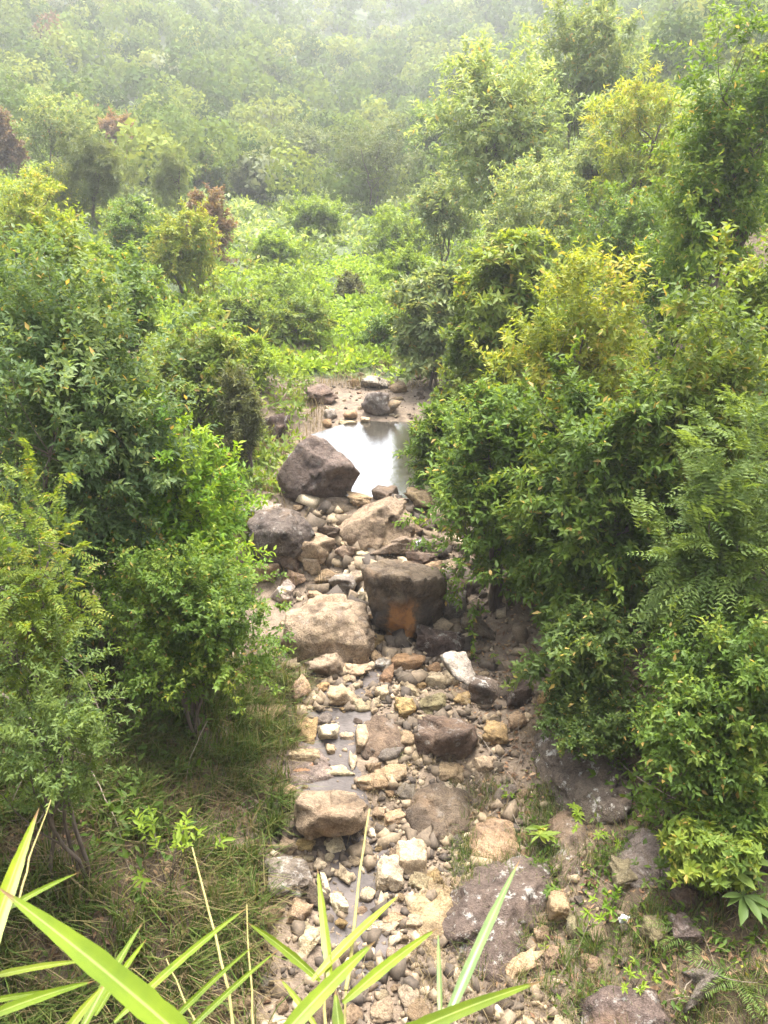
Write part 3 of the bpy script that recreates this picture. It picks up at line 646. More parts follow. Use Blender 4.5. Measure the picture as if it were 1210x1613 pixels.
# --- loose cobbles between them
rng = np.random.default_rng(5)
proto = []
for k in range(22):
    st = ['angular', 'block', 'angular', 'round', 'flat'][k % 5]; proto.append(stone_mesh(900 + k, 1, rng.uniform(.6, 1), rng.uniform(.35, .7), st, 3))
MIDCOL = ['tan', 'pale', 'tan', 'cream', 'yellow', 'pale', 'orange', 'brown', 'grey', 'tan']
placed = list(TAKEN); cob = 0; tries = 0
land_xy = np.array([(l[0], l[1]) for l in LAND])
def short(ph):
    ph = ph.split(',')[0]
    return ph if ph.startswith('the ') else 'the ' + ' '.join(ph.split()[:9])
USED = set()
while cob < 285 and tries < 12000:
    tries += 1
    rr_ = rng.random(); y = rng.uniform(4.4, 11) if rr_ < .6 else rng.uniform(10.5, 15.2) if rr_ < .94 else rng.uniform(21, 26)
    x = rng.normal(0.05, 1.15)
    if y > 20: x = rng.normal(-.2, .9)
    s = float(np.clip(rng.lognormal(-1.75, .42), .08, .42))
    if 10.5 < y < 15.3: s = min(s * 1.7, .6)
    if not (-1.75 < x < 2.0 + (1.0 if y < 8 else 0)): continue
    if any((x - a) ** 2 + (y - b) ** 2 < (r * .62 + s * .4) ** 2 for a, b, r in placed): continue
    pi_ = int(rng.integers(len(proto))); o = obj('cobble', proto[pi_]); o.scale = (s, s * rng.uniform(.8, 1.2), s)
    o.rotation_euler = (rng.normal(0, .2), rng.normal(0, .2), rng.uniform(0, 6.28)); o.location = (x, y, hgt(x, y) + s * .12)
    col = MIDCOL[rng.integers(len(MIDCOL))]; finish(o, col, .1)
    j = int(np.argmin(((land_xy - (x, y)) ** 2).sum(1)))
    size = 'fist-sized' if s < .14 else 'small' if s < .22 else 'medium'
    lx, ly, ph = LAND[j]
    rel_ = ('in front of' if y < ly - .12 else 'behind') if abs(y - ly) > abs(x - lx) else ('left of' if x < lx else 'right of')
    core = ph[4:] if ph.startswith('the ') else ph
    for cut in (' below ', ' beside ', ' in ', ' at ', ' under ', ' right ', ' left ', ' between ', ' with ', ' on ', ' against ', ' above ', ' lying ', ' just ', ' across '):
        if cut in core and len(core.split()) > 6: core = core.split(cut)[0] + cut + ' '.join(core.split(cut)[1].split()[:4])
    shp = ['angular', 'blocky', 'jagged', 'rounded', 'flat'][pi_ % 5]
    for attempt in range(30):
        lab = ' '.join(f'{size} {shp} {CNAME[col]} cobble {rel_} the {core}'.split()[:16])
        if lab not in USED: break
        col = sorted(COLS)[int(rng.integers(len(COLS)))]
    finish(o, col, .1); USED.add(lab)
    tag(o, ' '.join(lab.split()[:16]), 'cobble', 'loose cobbles in the stream bed'); placed.append((x, y, s * .5)); cob += 1

# --- gravel: a mass nobody could count
def scatter_mesh(name, mat, xs, ys, sz, rng, lift=.1, seedbase=50):
    N = len(xs); zs = height(xs, ys); nv = 8
    c8 = np.array([(x, y, z) for x in (-1, 1) for y in (-1, 1) for z in (-1, 1)], float)
    t = np.array([(0, 1, 3), (0, 3, 2), (4, 6, 7), (4, 7, 5), (0, 4, 5), (0, 5, 1), (2, 3, 7), (2, 7, 6), (0, 2, 6), (0, 6, 4), (1, 5, 7), (1, 7, 3)])
    B = c8[None] * rng.uniform(.35, 1.1, (N, 8, 3)); q4 = nrm(rng.normal(0, 1, (N, 4))); w_, x_, y_, z_ = q4.T
    Rm = np.stack([1 - 2 * (y_**2 + z_**2), 2 * (x_*y_ - z_*w_), 2 * (x_*z_ + y_*w_), 2 * (x_*y_ + z_*w_), 1 - 2 * (x_**2 + z_**2), 2 * (y_*z_ - x_*w_), 2 * (x_*z_ - y_*w_), 2 * (y_*z_ + x_*w_), 1 - 2 * (x_**2 + y_**2)], -1).reshape(N, 3, 3)
    B = B * np.stack([np.ones(N), rng.uniform(.5, 1, N), rng.uniform(.35, .8, N)], -1)[:, None, :]
    S = np.einsum('nij,nkj->nki', Rm, B) * (sz / 2)[:, None, None]
    P = S + np.stack([xs, ys, zs + sz * lift], -1)[:, None, :]
    T = t[None] + (np.arange(N) * nv)[:, None, None]
    return mesh_np(name, P.reshape(-1, 3), T.reshape(-1, 3), mat, np.repeat(rng.uniform(0, 1, N), nv))
m_, nt_, out_ = newmat('gravel'); at_ = N_(nt_, 'ShaderNodeAttribute', attribute_name='rnd')
rp_ = ramp(nt_, [(0, (.065, .05, .038)), (.35, (.13, .098, .066)), (.65, (.20, .15, .098)), (.88, (.31, .235, .145)), (1, (.43, .35, .24))]); nt_.links.new(at_.outputs['Fac'], rp_.inputs['Fac'])
tc_ = N_(nt_, 'ShaderNodeTexCoord'); gn = noise(nt_, tc_.outputs['Object'], 30, 4); gr = ramp(nt_, [(.3, (.6, .6, .6)), (.7, (1.2, 1.2, 1.2))]); nt_.links.new(gn, gr.inputs['Fac'])
pb_ = N_(nt_, 'ShaderNodeBsdfPrincipled', Roughness=.9); nt_.links.new(mixc(nt_, 1., rp_.outputs['Color'], gr.outputs['Color'], 'MULTIPLY'), pb_.inputs['Base Color']); nt_.links.new(pb_.outputs[0], out_.inputs['Surface'])
MAT_GRAVEL = m_
NR = 1500; ry = rng.uniform(4.3, 15.2, NR); rx = rng.normal(.1, .95, NR) + np.where(ry < 8, rng.uniform(-.1, .5, NR), 0); rs = np.clip(rng.lognormal(-1.95, .33, NR), .07, .32); rs = np.where(ry > 11.5, np.minimum(rs * 1.8, .45), rs)
kq = (rx > -1.65) & (rx < 2.3) & ~((rx < .05) & (ry > 7.9) & (ry < 9.9) & (rng.random(NR) < .85)) & ~((ry < 7.4) & (rng.random(NR) < .45)); pl = np.array(placed); kq &= (((rx[:, None] - pl[None, :, 0]) ** 2 + (ry[:, None] - pl[None, :, 1]) ** 2) > (pl[None, :, 2] * .7) ** 2).all(1); rx, ry, rs = rx[kq], ry[kq], rs[kq]
n_ = len(rx)
o = obj('rubble', scatter_mesh('rubble', MAT_GRAVEL, rx, ry, rs * 1.15, rng, .1)); o['kind'] = 'stuff'; o['label'] = 'packed fist-sized broken stones covering the stream bed'; o['category'] = 'rubble'
NG = 8000; gyv = rng.uniform(4.2, 14.8, NG); gxv = rng.normal(.1, 1.05, NG) + np.where(gyv < 8, rng.uniform(0, .6, NG), 0)
gyv[:350] = rng.uniform(21.2, 27, 350); ok = (gxv > -1.8) & (gxv < 2.7) & ~((gxv < .05) & (gyv > 7.9) & (gyv < 9.9) & (rng.random(NG) < .8))
o = obj('gravel', scatter_mesh('gravel', MAT_GRAVEL, gxv[ok], gyv[ok], np.clip(rng.lognormal(-2.95, .5, ok.sum()), .02, .15), rng)); o['kind'] = 'stuff'; o['label'] = 'loose tan gravel and rubble between the stream stones'; o['category'] = 'gravel'

# ------------------------------------------------------------------ trees and shrubs
def build_plant(seed, w, d, h, z0, mat, lobes=7, subs=10, sprigs=14, per=7, L=.1, W=.045, slen=.22, style='alt', six=False, stems=3, trunk_r=.06, ground_at=None, droop=0., fill=.1, subr=.3, outer=.75, shape='dome', shoots=9):
    """crown of leaf sprigs on clumps; crown spans width w, depth d, height h and starts z0 above the base"""
    rng = np.random.default_rng(seed); sprigs = max(4, int(sprigs * .84)); L *= 1.04; W *= 1.1
    wd = Tubes(); C = np.array([0, 0, z0 + h / 2]); half = np.array([w, d, h]) / 2
    # lobes
    u = nrm(rng.normal(0, 1, (lobes, 3))); rr = rng.uniform(.25, .68, lobes)[:, None]
    if shape == 'cone':
        zz = np.linspace(-.85, .9, lobes); u = np.stack([rng.normal(0, .3, lobes) * (1 - zz) * .6, rng.normal(0, .3, lobes) * (1 - zz) * .6, zz], -1); rr = np.ones((lobes, 1)) * .9
    lc = u * rr * half + C; lr = half * rng.uniform(.3, .62, lobes)[:, None]
    if shape == 'cone': lr = half * (np.linspace(.6, .2, lobes))[:, None] * np.array([1, 1, .45])
    lr = np.minimum(lr, np.maximum(half - np.abs(lc - C), half * .3) * 1.2)
    # stems
    bases = [np.array([rng.normal(0, w * .05), rng.normal(0, d * .05), -.15]) for _ in range(stems)]
    tops = []
    for s in range(stems):
        tp = np.array([rng.normal(0, w * .12), rng.normal(0, d * .12), z0 + h * rng.uniform(.45, .7)]); pth = wander(rng, bases[s], tp, 8, .05); wd.add(pth, trunk_r, trunk_r * .35, 6); tops.append(pth)
    sp_pos = []; sp_dir = []; sp_r = []
    for k in range(lobes):
        pth = tops[k % stems]; zi = np.clip(int(rng.uniform(.35, .95) * len(pth)), 1, len(pth) - 1)
        wd.add(wander(rng, pth[zi], lc[k], 5, .08), trunk_r * .4, trunk_r * .16, 5)
        v = nrm(rng.normal(0, 1, (subs, 3)) + np.array([0, -.15, .35])); sc_ = lc[k] + v * lr[k] * rng.uniform(.55, 1.0, subs)[:, None]
        for q in range(subs):
            if q % 3 == 0: wd.add(wander(rng, lc[k], sc_[q], 4, .08), trunk_r * .15, trunk_r * .05, 3)
        sr = lr[k].mean() * subr * rng.uniform(.7, 1.35, subs)
        qq = nrm(rng.normal(0, 1, (subs, sprigs, 3))) * rng.uniform(.2, 1, (subs, sprigs, 1)) ** .6
        p = sc_[:, None, :] + qq * sr[:, None, None] * np.array([1.1, 1.1, .85])
        dr = nrm(p - lc[k]) * .8 + qq * .5 + np.array([0, 0, .35 - droop]) + rng.normal(0, .25, p.shape)
        sp_pos.append(p.reshape(-1, 3)); sp_dir.append(dr.reshape(-1, 3)); sp_r.append(np.repeat(np.clip(rng.normal(.45, .26, subs) + rng.normal(0, .18), 0, 1), sprigs))
    ns = lobes * shoots
    if ns:
        kk = rng.integers(0, lobes, ns); q = nrm(rng.normal(0, 1, (ns, 3)) + np.array([0, -.1, .55])); ln = lr[kk].mean(1) * rng.uniform(.2, 1.0, ns) ; st = lc[kk] + q * lr[kk] * .85
        dd = nrm(q + rng.normal(0, .35, (ns, 3)) + np.array([0, 0, .3])); m7 = 6
        f7 = np.linspace(.1, 1, m7)[None, :, None]; pp = st[:, None, :] + dd[:, None, :] * ln[:, None, None] * f7; pp[..., 2] -= (ln[:, None] * .25 * f7[..., 0] ** 2)
        sp_pos.append(pp.reshape(-1, 3)); sp_dir.append((np.repeat(dd, m7, 0) + rng.normal(0, .45, (ns * m7, 3)))); sp_r.append(np.repeat(rng.uniform(.35, 1, ns), m7))
    nf = int(lobes * subs * sprigs * fill)
    if nf:
        kk = rng.integers(0, lobes, nf); q = nrm(rng.normal(0, 1, (nf, 3))) * rng.uniform(.3, 1, (nf, 1)) ** .5
        sp_pos.append(lc[kk] + q * lr[kk]); sp_dir.append(q + np.array([0, 0, .3 - droop])); sp_r.append(rng.uniform(.1, .8, nf))
    p = np.concatenate(sp_pos); t = np.concatenate(sp_dir); r = np.concatenate(sp_r)
    thin = (p[:, 1] > .22 * d) & (rng.random(len(p)) < .62); p, t, r = p[~thin], t[~thin], r[~thin]      # the far side of a crown carries fewer leaves
    if ground_at is not None:
        ok = p[:, 2] + ground_at[2] > height(p[:, 0] + ground_at[0], p[:, 1] + ground_at[1]) + .05
        p, t, r = p[ok], t[ok], r[ok]
    v, tr, rl = sprig_leaves(rng, p - nrm(t) * slen * .5, t, per, slen, L, W, style, six, r)
    return mesh_np('crown', v, tr, mat, rl), wd.mesh('trunk', MAT_BARK)

TREE_N = [0]
def plant(name, cat, label, box, Y, mat, depth_ratio=.9, group=None, trunk=None, **kw):
    """a tree or shrub whose crown fills the box (photo pixels) at distance Y"""
    x0, y0, x1, y1 = box; TREE_N[0] += 1
    c = at_y((x0 + x1) / 2, (y0 + y1) / 2, Y); dp = depth(c); w = (x1 - x0) / F * dp; el = math.asin(max(-.9, min(.9, -ray((x0 + x1) / 2, (y0 + y1) / 2)[2])))
    ext = (y1 - y0) / F * dp; d = w * depth_ratio; h = max(.5 * ext, (ext - d * .75 * max(math.sin(el), 0)) / math.cos(el))
    gz = hgt(c[0], c[1]); base = np.array([c[0], c[1], gz])
    z0 = c[2] - h / 2 - gz
    asbox = kw.pop('asbox', False)
    if asbox: top = z0 + h; z0 = z0 * .45; h = top - z0; kw['lobes'] += 3
    if cat == 'shrub' and not asbox:
        g_ = 1.12 if Y < 15 else 1.0; w *= g_; d *= g_; top = z0 + h * (1.03 if Y < 15 else .92); z0 = min(z0, -.05) if Y < 35 else z0 - .25 * h; h = top - z0
        kw['lobes'] = int(kw.get('lobes', 9) * 1.35)
    elif cat != 'shrub':
        w *= 1.2; d *= 1.2; top = z0 + h * 1.04; z0 = max(z0 - .3 * h, .1); h = top - z0; kw['lobes'] = int(kw.get('lobes', 9) * 1.4)
    kw.setdefault('seed', 4000 + TREE_N[0])
    cr, tk = build_plant(w=w, d=d, h=h, z0=z0, mat=LM[mat], ground_at=base, **kw)
    e = empty(name, base, label, cat, group); obj('crown', cr, e); obj('trunk', tk, e); return e

GN = 'shrubs beside the stream'; GT = 'trees and shrubs up the valley'
# near, right bank
plant('shrub', 'shrub', 'big leafy green shrub overhanging the right edge of the pool', (676, 530, 905, 975), 12.5, 'green', lobes=14, subs=14, sprigs=17, per=8, L=.12, W=.05, slen=.24, stems=5, group=GN)
plant('shrub', 'shrub', 'dense dark-hearted green shrub right of the orange-stained boulder', (800, 560, 1090, 1040), 10.8, 'green', lobes=14, subs=13, sprigs=17, per=8, L=.12, W=.05, slen=.24, stems=5, group=GN)
plant('shrub', 'shrub', 'yellow-green shrub with orange young leaves above the dense right shrub', (775, 335, 1040, 690), 13.6, 'yellow', lobes=13, subs=12, sprigs=14, per=8, L=.12, W=.048, slen=.26, stems=4, group=GN)
plant('shrub', 'shrub', 'mixed green and yellow shrub at the right edge above the feathery shrub', (975, 380, 1260, 740), 11.2, 'mixed', lobes=11, subs=11, sprigs=13, per=7, L=.13, W=.055, slen=.24, stems=4, group=GN)
plant('shrub', 'shrub', 'feathery shrub with long pinnate leaves at the right edge', (1040, 600, 1270, 1010), 8.6, 'fern', lobes=10, subs=9, sprigs=7, per=18, L=.10, W=.035, slen=.5, style='pinnate', six=False, stems=4, droop=.25, group=GN)
plant('shrub', 'shrub', 'mid-green shrub filling the lower right edge below the feathery shrub', (1000, 950, 1300, 1290), 7.3, 'green', lobes=13, subs=12, sprigs=15, per=8, L=.08, W=.034, slen=.2, stems=5, group=GN)
plant('shrub', 'shrub', 'small yellow-green bush in the lower right corner', (1040, 1270, 1195, 1400), 6.2, 'mixed', lobes=9, subs=5, sprigs=5, per=8, L=.085, W=.034, slen=.12, style='whorl', stems=3, trunk_r=.02, fill=.05, shoots=5, asbox=True, group=GN)
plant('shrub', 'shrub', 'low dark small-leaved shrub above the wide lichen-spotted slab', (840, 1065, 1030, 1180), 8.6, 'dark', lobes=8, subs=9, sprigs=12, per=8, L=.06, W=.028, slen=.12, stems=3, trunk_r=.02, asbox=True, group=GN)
plant('shrub', 'shrub', 'broad-leaved green shrub with pale yellow tips above the pool', (730, 330, 870, 500), 18.5, 'mixed', lobes=9, subs=10, sprigs=11, per=7, L=.2, W=.075, slen=.3, style='whorl', stems=3, group=GN)
plant('shrub', 'shrub', 'silvery pale-leaved shrub beyond the right side of the pool', (620, 400, 770, 560), 24, 'pale', lobes=9, subs=10, sprigs=12, per=7, L=.2, W=.09, slen=.34, stems=3, group=GN)
plant('shrub', 'shrub', 'green shrub with a few orange leaves behind the pool-side shrub', (670, 480, 830, 640), 18, 'mixed', lobes=9, subs=10, sprigs=12, per=7, L=.16, W=.07, slen=.28, stems=3, group=GN)
plant('shrub', 'shrub', 'low bush hanging over the far right corner of the pool', (640, 610, 740, 760), 15.8, 'green', lobes=8, subs=9, sprigs=10, per=7, L=.13, W=.05, slen=.24, stems=3, group=GN)
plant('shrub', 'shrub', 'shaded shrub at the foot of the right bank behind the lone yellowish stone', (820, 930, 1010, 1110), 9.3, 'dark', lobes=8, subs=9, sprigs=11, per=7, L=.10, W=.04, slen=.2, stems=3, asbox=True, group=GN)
plant('shrub', 'shrub', 'dark green bush in the lower right corner beside the yellow-green one', (1085, 1170, 1290, 1420), 6.7, 'green', lobes=10, subs=10, sprigs=12, per=8, L=.075, W=.032, slen=.16, stems=4, trunk_r=.03, asbox=True, group=GN)
# near, left bank
plant('shrub', 'shrub', 'tall bluish-green shrub at the left edge of the gorge', (-80, 380, 290, 900), 9.9, 'blue', lobes=18, subs=13, sprigs=16, per=8, L=.095, W=.04, slen=.2, stems=5, group=GN)
plant('shrub', 'shrub', 'glossy bright green shrub between the bluish shrub and the stream', (170, 560, 372, 930), 10.1, 'bright', lobes=14, subs=12, sprigs=15, per=8, L=.10, W=.04, slen=.2, stems=4, group=GN)
plant('shrub', 'shrub', 'dark small-leaved shrub at the left stream edge below the glossy shrub', (140, 790, 440, 1105), 8.9, 'green', lobes=16, subs=13, sprigs=16, per=8, L=.062, W=.03, slen=.15, stems=5, trunk_r=.03, asbox=True, group=GN)
plant('shrub', 'shrub', 'yellow-green shrub with pinnate leaves at the left edge', (-130, 670, 185, 1020), 6.8, 'mixed', lobes=9, subs=8, sprigs=5, per=14, L=.06, W=.026, slen=.22, style='pinnate', stems=3, trunk_r=.03, fill=.25, asbox=True, group=GN)
plant('shrub', 'shrub', 'feathery low shrub below the pinnate yellow-green shrub', (-110, 960, 225, 1240), 6.1, 'fern', lobes=9, subs=8, sprigs=6, fill=.08, per=10, L=.055, W=.02, slen=.16, stems=4, trunk_r=.025, asbox=True, group=GN)
plant('shrub', 'shrub', 'green shrub behind the bluish shrub at the left edge', (-50, 290, 150, 480), 15.5, 'mixed', lobes=10, subs=10, sprigs=12, per=7, L=.13, W=.055, slen=.24, stems=3, group=GN)
plant('shrub', 'shrub', 'light green shrub on the left bank level with the pool', (235, 465, 395, 640), 17.5, 'mixed', lobes=10, subs=10, sprigs=12, per=7, L=.13, W=.055, slen=.24, stems=3, group=GN)
plant('shrub', 'shrub', 'rounded green shrub above the glossy shrub on the left', (100, 375, 270, 520), 21, 'green', lobes=9, subs=10, sprigs=12, per=7, L=.15, W=.07, slen=.28, stems=3, group=GN)
plant('shrub', 'shrub', 'grey-green scrubby bush left of the leaning pool-side boulder', (335, 560, 430, 700), 16.5, 'olive', lobes=8, subs=9, sprigs=10, per=7, L=.12, W=.03, slen=.25, stems=3, group=GN)
# valley and slopes
MIDT = [
 ('tree', 'tall pale green leafy tree standing above the left slope', (25, 148, 135, 275), 55, 'pale', {}),
 ('shrub', 'red-leaved shrub at the left edge of the slope', (-15, 178, 38, 265), 60, 'red', dict(fill=0, sprigs=5, subs=6, shoots=14)),
 ('pine_tree', 'dark-trunked pine on the left slope', (105, 220, 195, 370), 44, 'needle', dict(style='whorl', per=14, L=.34, W=.03, lobes=8, subs=7, stems=1, fill=0, sprigs=5, shoots=6, trunk_r=.1)),
 ('shrub', 'reddish brown bush behind the pine on the left slope', (148, 185, 218, 255), 70, 'red', dict(fill=0, sprigs=5, subs=6, shoots=14)),
 ('shrub', 'yellow-green bush at the left edge under the pine', (-25, 262, 118, 410), 29, 'yellow', {}),
 ('tree', 'round yellow-green tree on the left side of the valley', (230, 335, 350, 475), 33, 'yellow', {}),
 ('shrub', 'withered red-brown shrub behind the round valley tree', (285, 298, 378, 410), 42, 'red', dict(fill=0, sprigs=5, subs=6, shoots=14)),
 ('shrub', 'round dark bush at the foot of the far hill', (350, 232, 447, 312), 75, 'needle', {}),
 ('tree', 'feathery green tree right of the round dark bush', (440, 180, 522, 295), 86, 'needle', dict(W=.1, sprigs=7, fill=.1)),
 ('tree', 'broad feathery dark tree in the middle of the valley', (528, 185, 650, 328), 68, 'needle', dict(W=.09, sprigs=7, fill=.1)),
 ('pine_tree', 'slender pine with a thin bare trunk on the left slope', (250, 225, 302, 310), 50, 'needle', dict(style='whorl', per=14, L=.3, W=.03, lobes=6, subs=6, fill=0, sprigs=4, shoots=5, stems=1, trunk_r=.08)),
 ('shrub', 'dark upright brownish shrub in the middle of the valley', (522, 415, 585, 500), 38, 'olive', dict(lobes=7)),
 ('tree', 'small airy tree with a dark trunk left of the stream head', (415, 470, 515, 560), 29, 'mixed', dict(stems=1, trunk_r=.09, fill=.1, sprigs=6)),
 ('shrub', 'dark green shrub over the rocks at the head of the stream', (555, 475, 655, 600), 28.5, 'green', {}),
 ('shrub', 'bright lime-green bush left of the valley centre', (380, 350, 470, 420), 47, 'lime', {}),
 ('shrub', 'bright lime-green bush on the upper valley floor', (440, 305, 545, 385), 56, 'lime', {}),
 ('shrub', 'lime-green bush under the broad feathery tree', (565, 322, 685, 408), 50, 'lime', {}),
 ('shrub', 'yellow-green bush in front of the lime-green bushes', (395, 430, 510, 500), 37, 'lime', {}),
 ('shrub', 'grassy yellow-green bush right of the dark brownish shrub', (585, 385, 690, 470), 36, 'lime', {}),
 ('tree', 'large light green tree with visible limbs on the right slope', (690, 60, 905, 330), 36, 'pale', dict(lobes=13, subs=11, stems=3, trunk_r=.14, L=.26, W=.1)),
 ('tree', 'tall green tree crown behind the large right slope tree', (850, -5, 1000, 215), 42, 'pale', dict(lobes=10, L=.28, W=.1)),
 ('tree', 'yellow-green feathery tree right of the large slope tree', (925, 125, 1080, 320), 30, 'yellow', dict(L=.2, W=.05)),
 ('shrub', 'mid-green bush below the yellow-green feathery tree', (895, 270, 1095, 410), 23.5, 'green', {}),
 ('tree', 'dark glossy tree at the upper right edge', (1065, 65, 1240, 410), 15.5, 'green', dict(lobes=13, subs=12, sprigs=12, L=.12, W=.05, slen=.25)),
 ('shrub', 'pale green bush left of the large right slope tree', (635, 250, 765, 400), 41, 'pale', {}),
 ('tree', 'light green tree at the right edge behind the dark glossy tree', (1100, 70, 1240, 230), 28, 'mixed', {}),
 ('shrub', 'green bush between the round valley tree and the light left-bank shrub', (335, 455, 420, 525), 30, 'mixed', {}),
 ('shrub', 'yellowish bush on the left slope below the pale leafy tree', (60, 250, 150, 330), 46, 'yellow', {}),
 ('shrub', 'green bush left of the round valley tree', (170, 300, 260, 400), 38, 'green', {}),
 ('shrub', 'pale bush under the large right slope tree', (740, 270, 900, 380), 27, 'pale', {}),
 ('tree', 'dark green tree on the slope between the two red shrubs', (205, 215, 262, 300), 66, 'green', {}),
 ('shrub', 'light green bush at the foot of the slender pine', (290, 225, 360, 300), 72, 'mixed', {}),
 ('tree', 'green tree right of the broad feathery valley tree', (640, 165, 720, 270), 75, 'green', {}),
 ('shrub', 'soft green bush filling the slope under the tall pale tree', (760, 215, 930, 380), 30, 'pale', {}),
 ('shrub', 'green bush at the foot of the dark glossy tree', (985, 270, 1160, 430), 18, 'green', {}),
 ('shrub', 'light green bush at the right edge below the dark glossy tree', (1120, 320, 1320, 500), 12.8, 'mixed', dict(L=.12, W=.05, slen=.24)),
 ('shrub', 'pale green bush between the slope tree and the yellow-green feathery tree', (870, 150, 1000, 300), 33, 'pale', {}),
 ('shrub', 'lime-green bush in front of the small airy tree', (335, 520, 440, 610), 23, 'lime', {}),
]
for nm, lab, box, Yd, mt, kw in MIDT:
    sc_ = Yd / 30.0
    k2 = dict(shoots=6, lobes=9, subs=10, sprigs=9, per=7, L=.15 * sc_ ** .75, W=.066 * sc_ ** .75, slen=.28 * sc_ ** .75, six=False, stems=2, trunk_r=.07); k2.update(kw)
    plant(nm, 'tree' if 'tree' in nm else 'shrub', lab, box, Yd, mt, group=GT, **k2)

# --- undergrowth filling the valley floor and banks
def clump_field(name, label, mat, pts, rng, rad, nleaf, L, W, hgtf=.7):
    nleaf = int(nleaf * .5); L = L * 1.3; pts = pts[rng.random(len(pts)) < .85]; L = L[:len(pts)]
    N = len(pts); q = nrm(rng.normal(0, 1, (N, nleaf, 3))); q[..., 2] = np.abs(q[..., 2]) * hgtf
    P = pts[:, None, :] + q * (rad * rng.uniform(.5, 1.3, N))[:, None, None] * rng.uniform(.4, 1, (N, nleaf, 1))
    d = q * .7 + rng.normal(0, .6, q.shape); n = q + np.array([0, 0, .6]) + rng.normal(0, .3, q.shape)
    Ls = np.repeat(L, nleaf) * rng.uniform(.7, 1.3, N * nleaf)
    v, t, k = leaf_cards(P.reshape(-1, 3), d.reshape(-1, 3), n.reshape(-1, 3), Ls, Ls * W, False)
    cl = np.clip(rng.normal(.45, .22, N) , 0, 1); rl = np.repeat(cl, nleaf) * .6 + rng.uniform(0, .4, N * nleaf)
    o = obj(name, mesh_np(name, v, t, mat, np.repeat(rl, k))); o['kind'] = 'stuff'; o['label'] = label; o['category'] = 'undergrowth'; return o
rng = np.random.default_rng(8)
def field(n, ylo, yhi, xspan):
    y = ylo * (yhi / ylo) ** rng.uniform(0, 1, n) ; x = rng.uniform(-1, 1, n) * xspan * (y * .5 + 2)
    z = height(x, y); b = np.interp(y, BY, BZ)
    keep = ~((np.abs(x) < np.where(y < 27, 2.1, 0.0)))
    return np.stack([x, y, z], -1)[keep]
def band_field(n, y0, y1, xs, xmin):
    y = rng.uniform(y0, y1, n); x = rng.uniform(-1, 1, n) * (y * xs + 2); k = np.abs(x) > xmin; x, y = x[k], y[k]
    return np.stack([x, y, height(x, y)], -1)
p = band_field(2300, 13, 27, .75, 2.3); clump_field('undergrowth', 'low mixed green undergrowth along the stream banks', LM['mixed'], p, rng, .5, 60, np.full(len(p), .15), .4, 1.1)
yy_ = rng.uniform(25.5, 48, 700); xx_ = rng.normal(0, 4.5, 700); pc = np.stack([xx_, yy_, height(xx_, yy_)], -1)
p = np.concatenate([band_field(2600, 25, 75, .66, 0), pc]); clump_field('undergrowth', 'bright lime fern cover over the valley floor', LM['lime'], p, rng, .5, 60, np.full(len(p), .22), .45, .7)
p = band_field(2200, 27, 95, .66, 3); clump_field('undergrowth', 'mid-green scrub scattered over the valley floor', LM['mixed'], p, rng, .75, 70, np.full(len(p), .26), .45, 1.1)
p = band_field(1600, 50, 115, .64, 0); clump_field('undergrowth', 'duller green scrub at the foot of the far hill', LM['pale'], p, rng, .9, 80, np.full(len(p), .36), .5, 1.1)
yy = rng.uniform(6.5, 16, 1500); xx = np.where(rng.random(1500) < .5, rng.uniform(-8, -2.5, 1500), rng.uniform(2.9, 9, 1500)); p = np.stack([xx, yy, height(xx, yy)], -1)
clump_field('undergrowth', 'dark low growth beneath the near shrubs on both banks', LM['green'], p, rng, .35, 60, np.full(len(p), .1), .42, 1.0)

yy = rng.uniform(3.6, 9, 900); xx = np.where(rng.random(900) < .45, rng.uniform(-6, -1.7, 900), rng.uniform(1.7, 5.5, 900)); p = np.stack([xx, yy, height(xx, yy)], -1)
clump_field('weeds', 'small broad-leaved weeds among the grass of both banks', LM['green'], p, rng, .16, 26, np.full(len(p), .06), .42, 1.0)

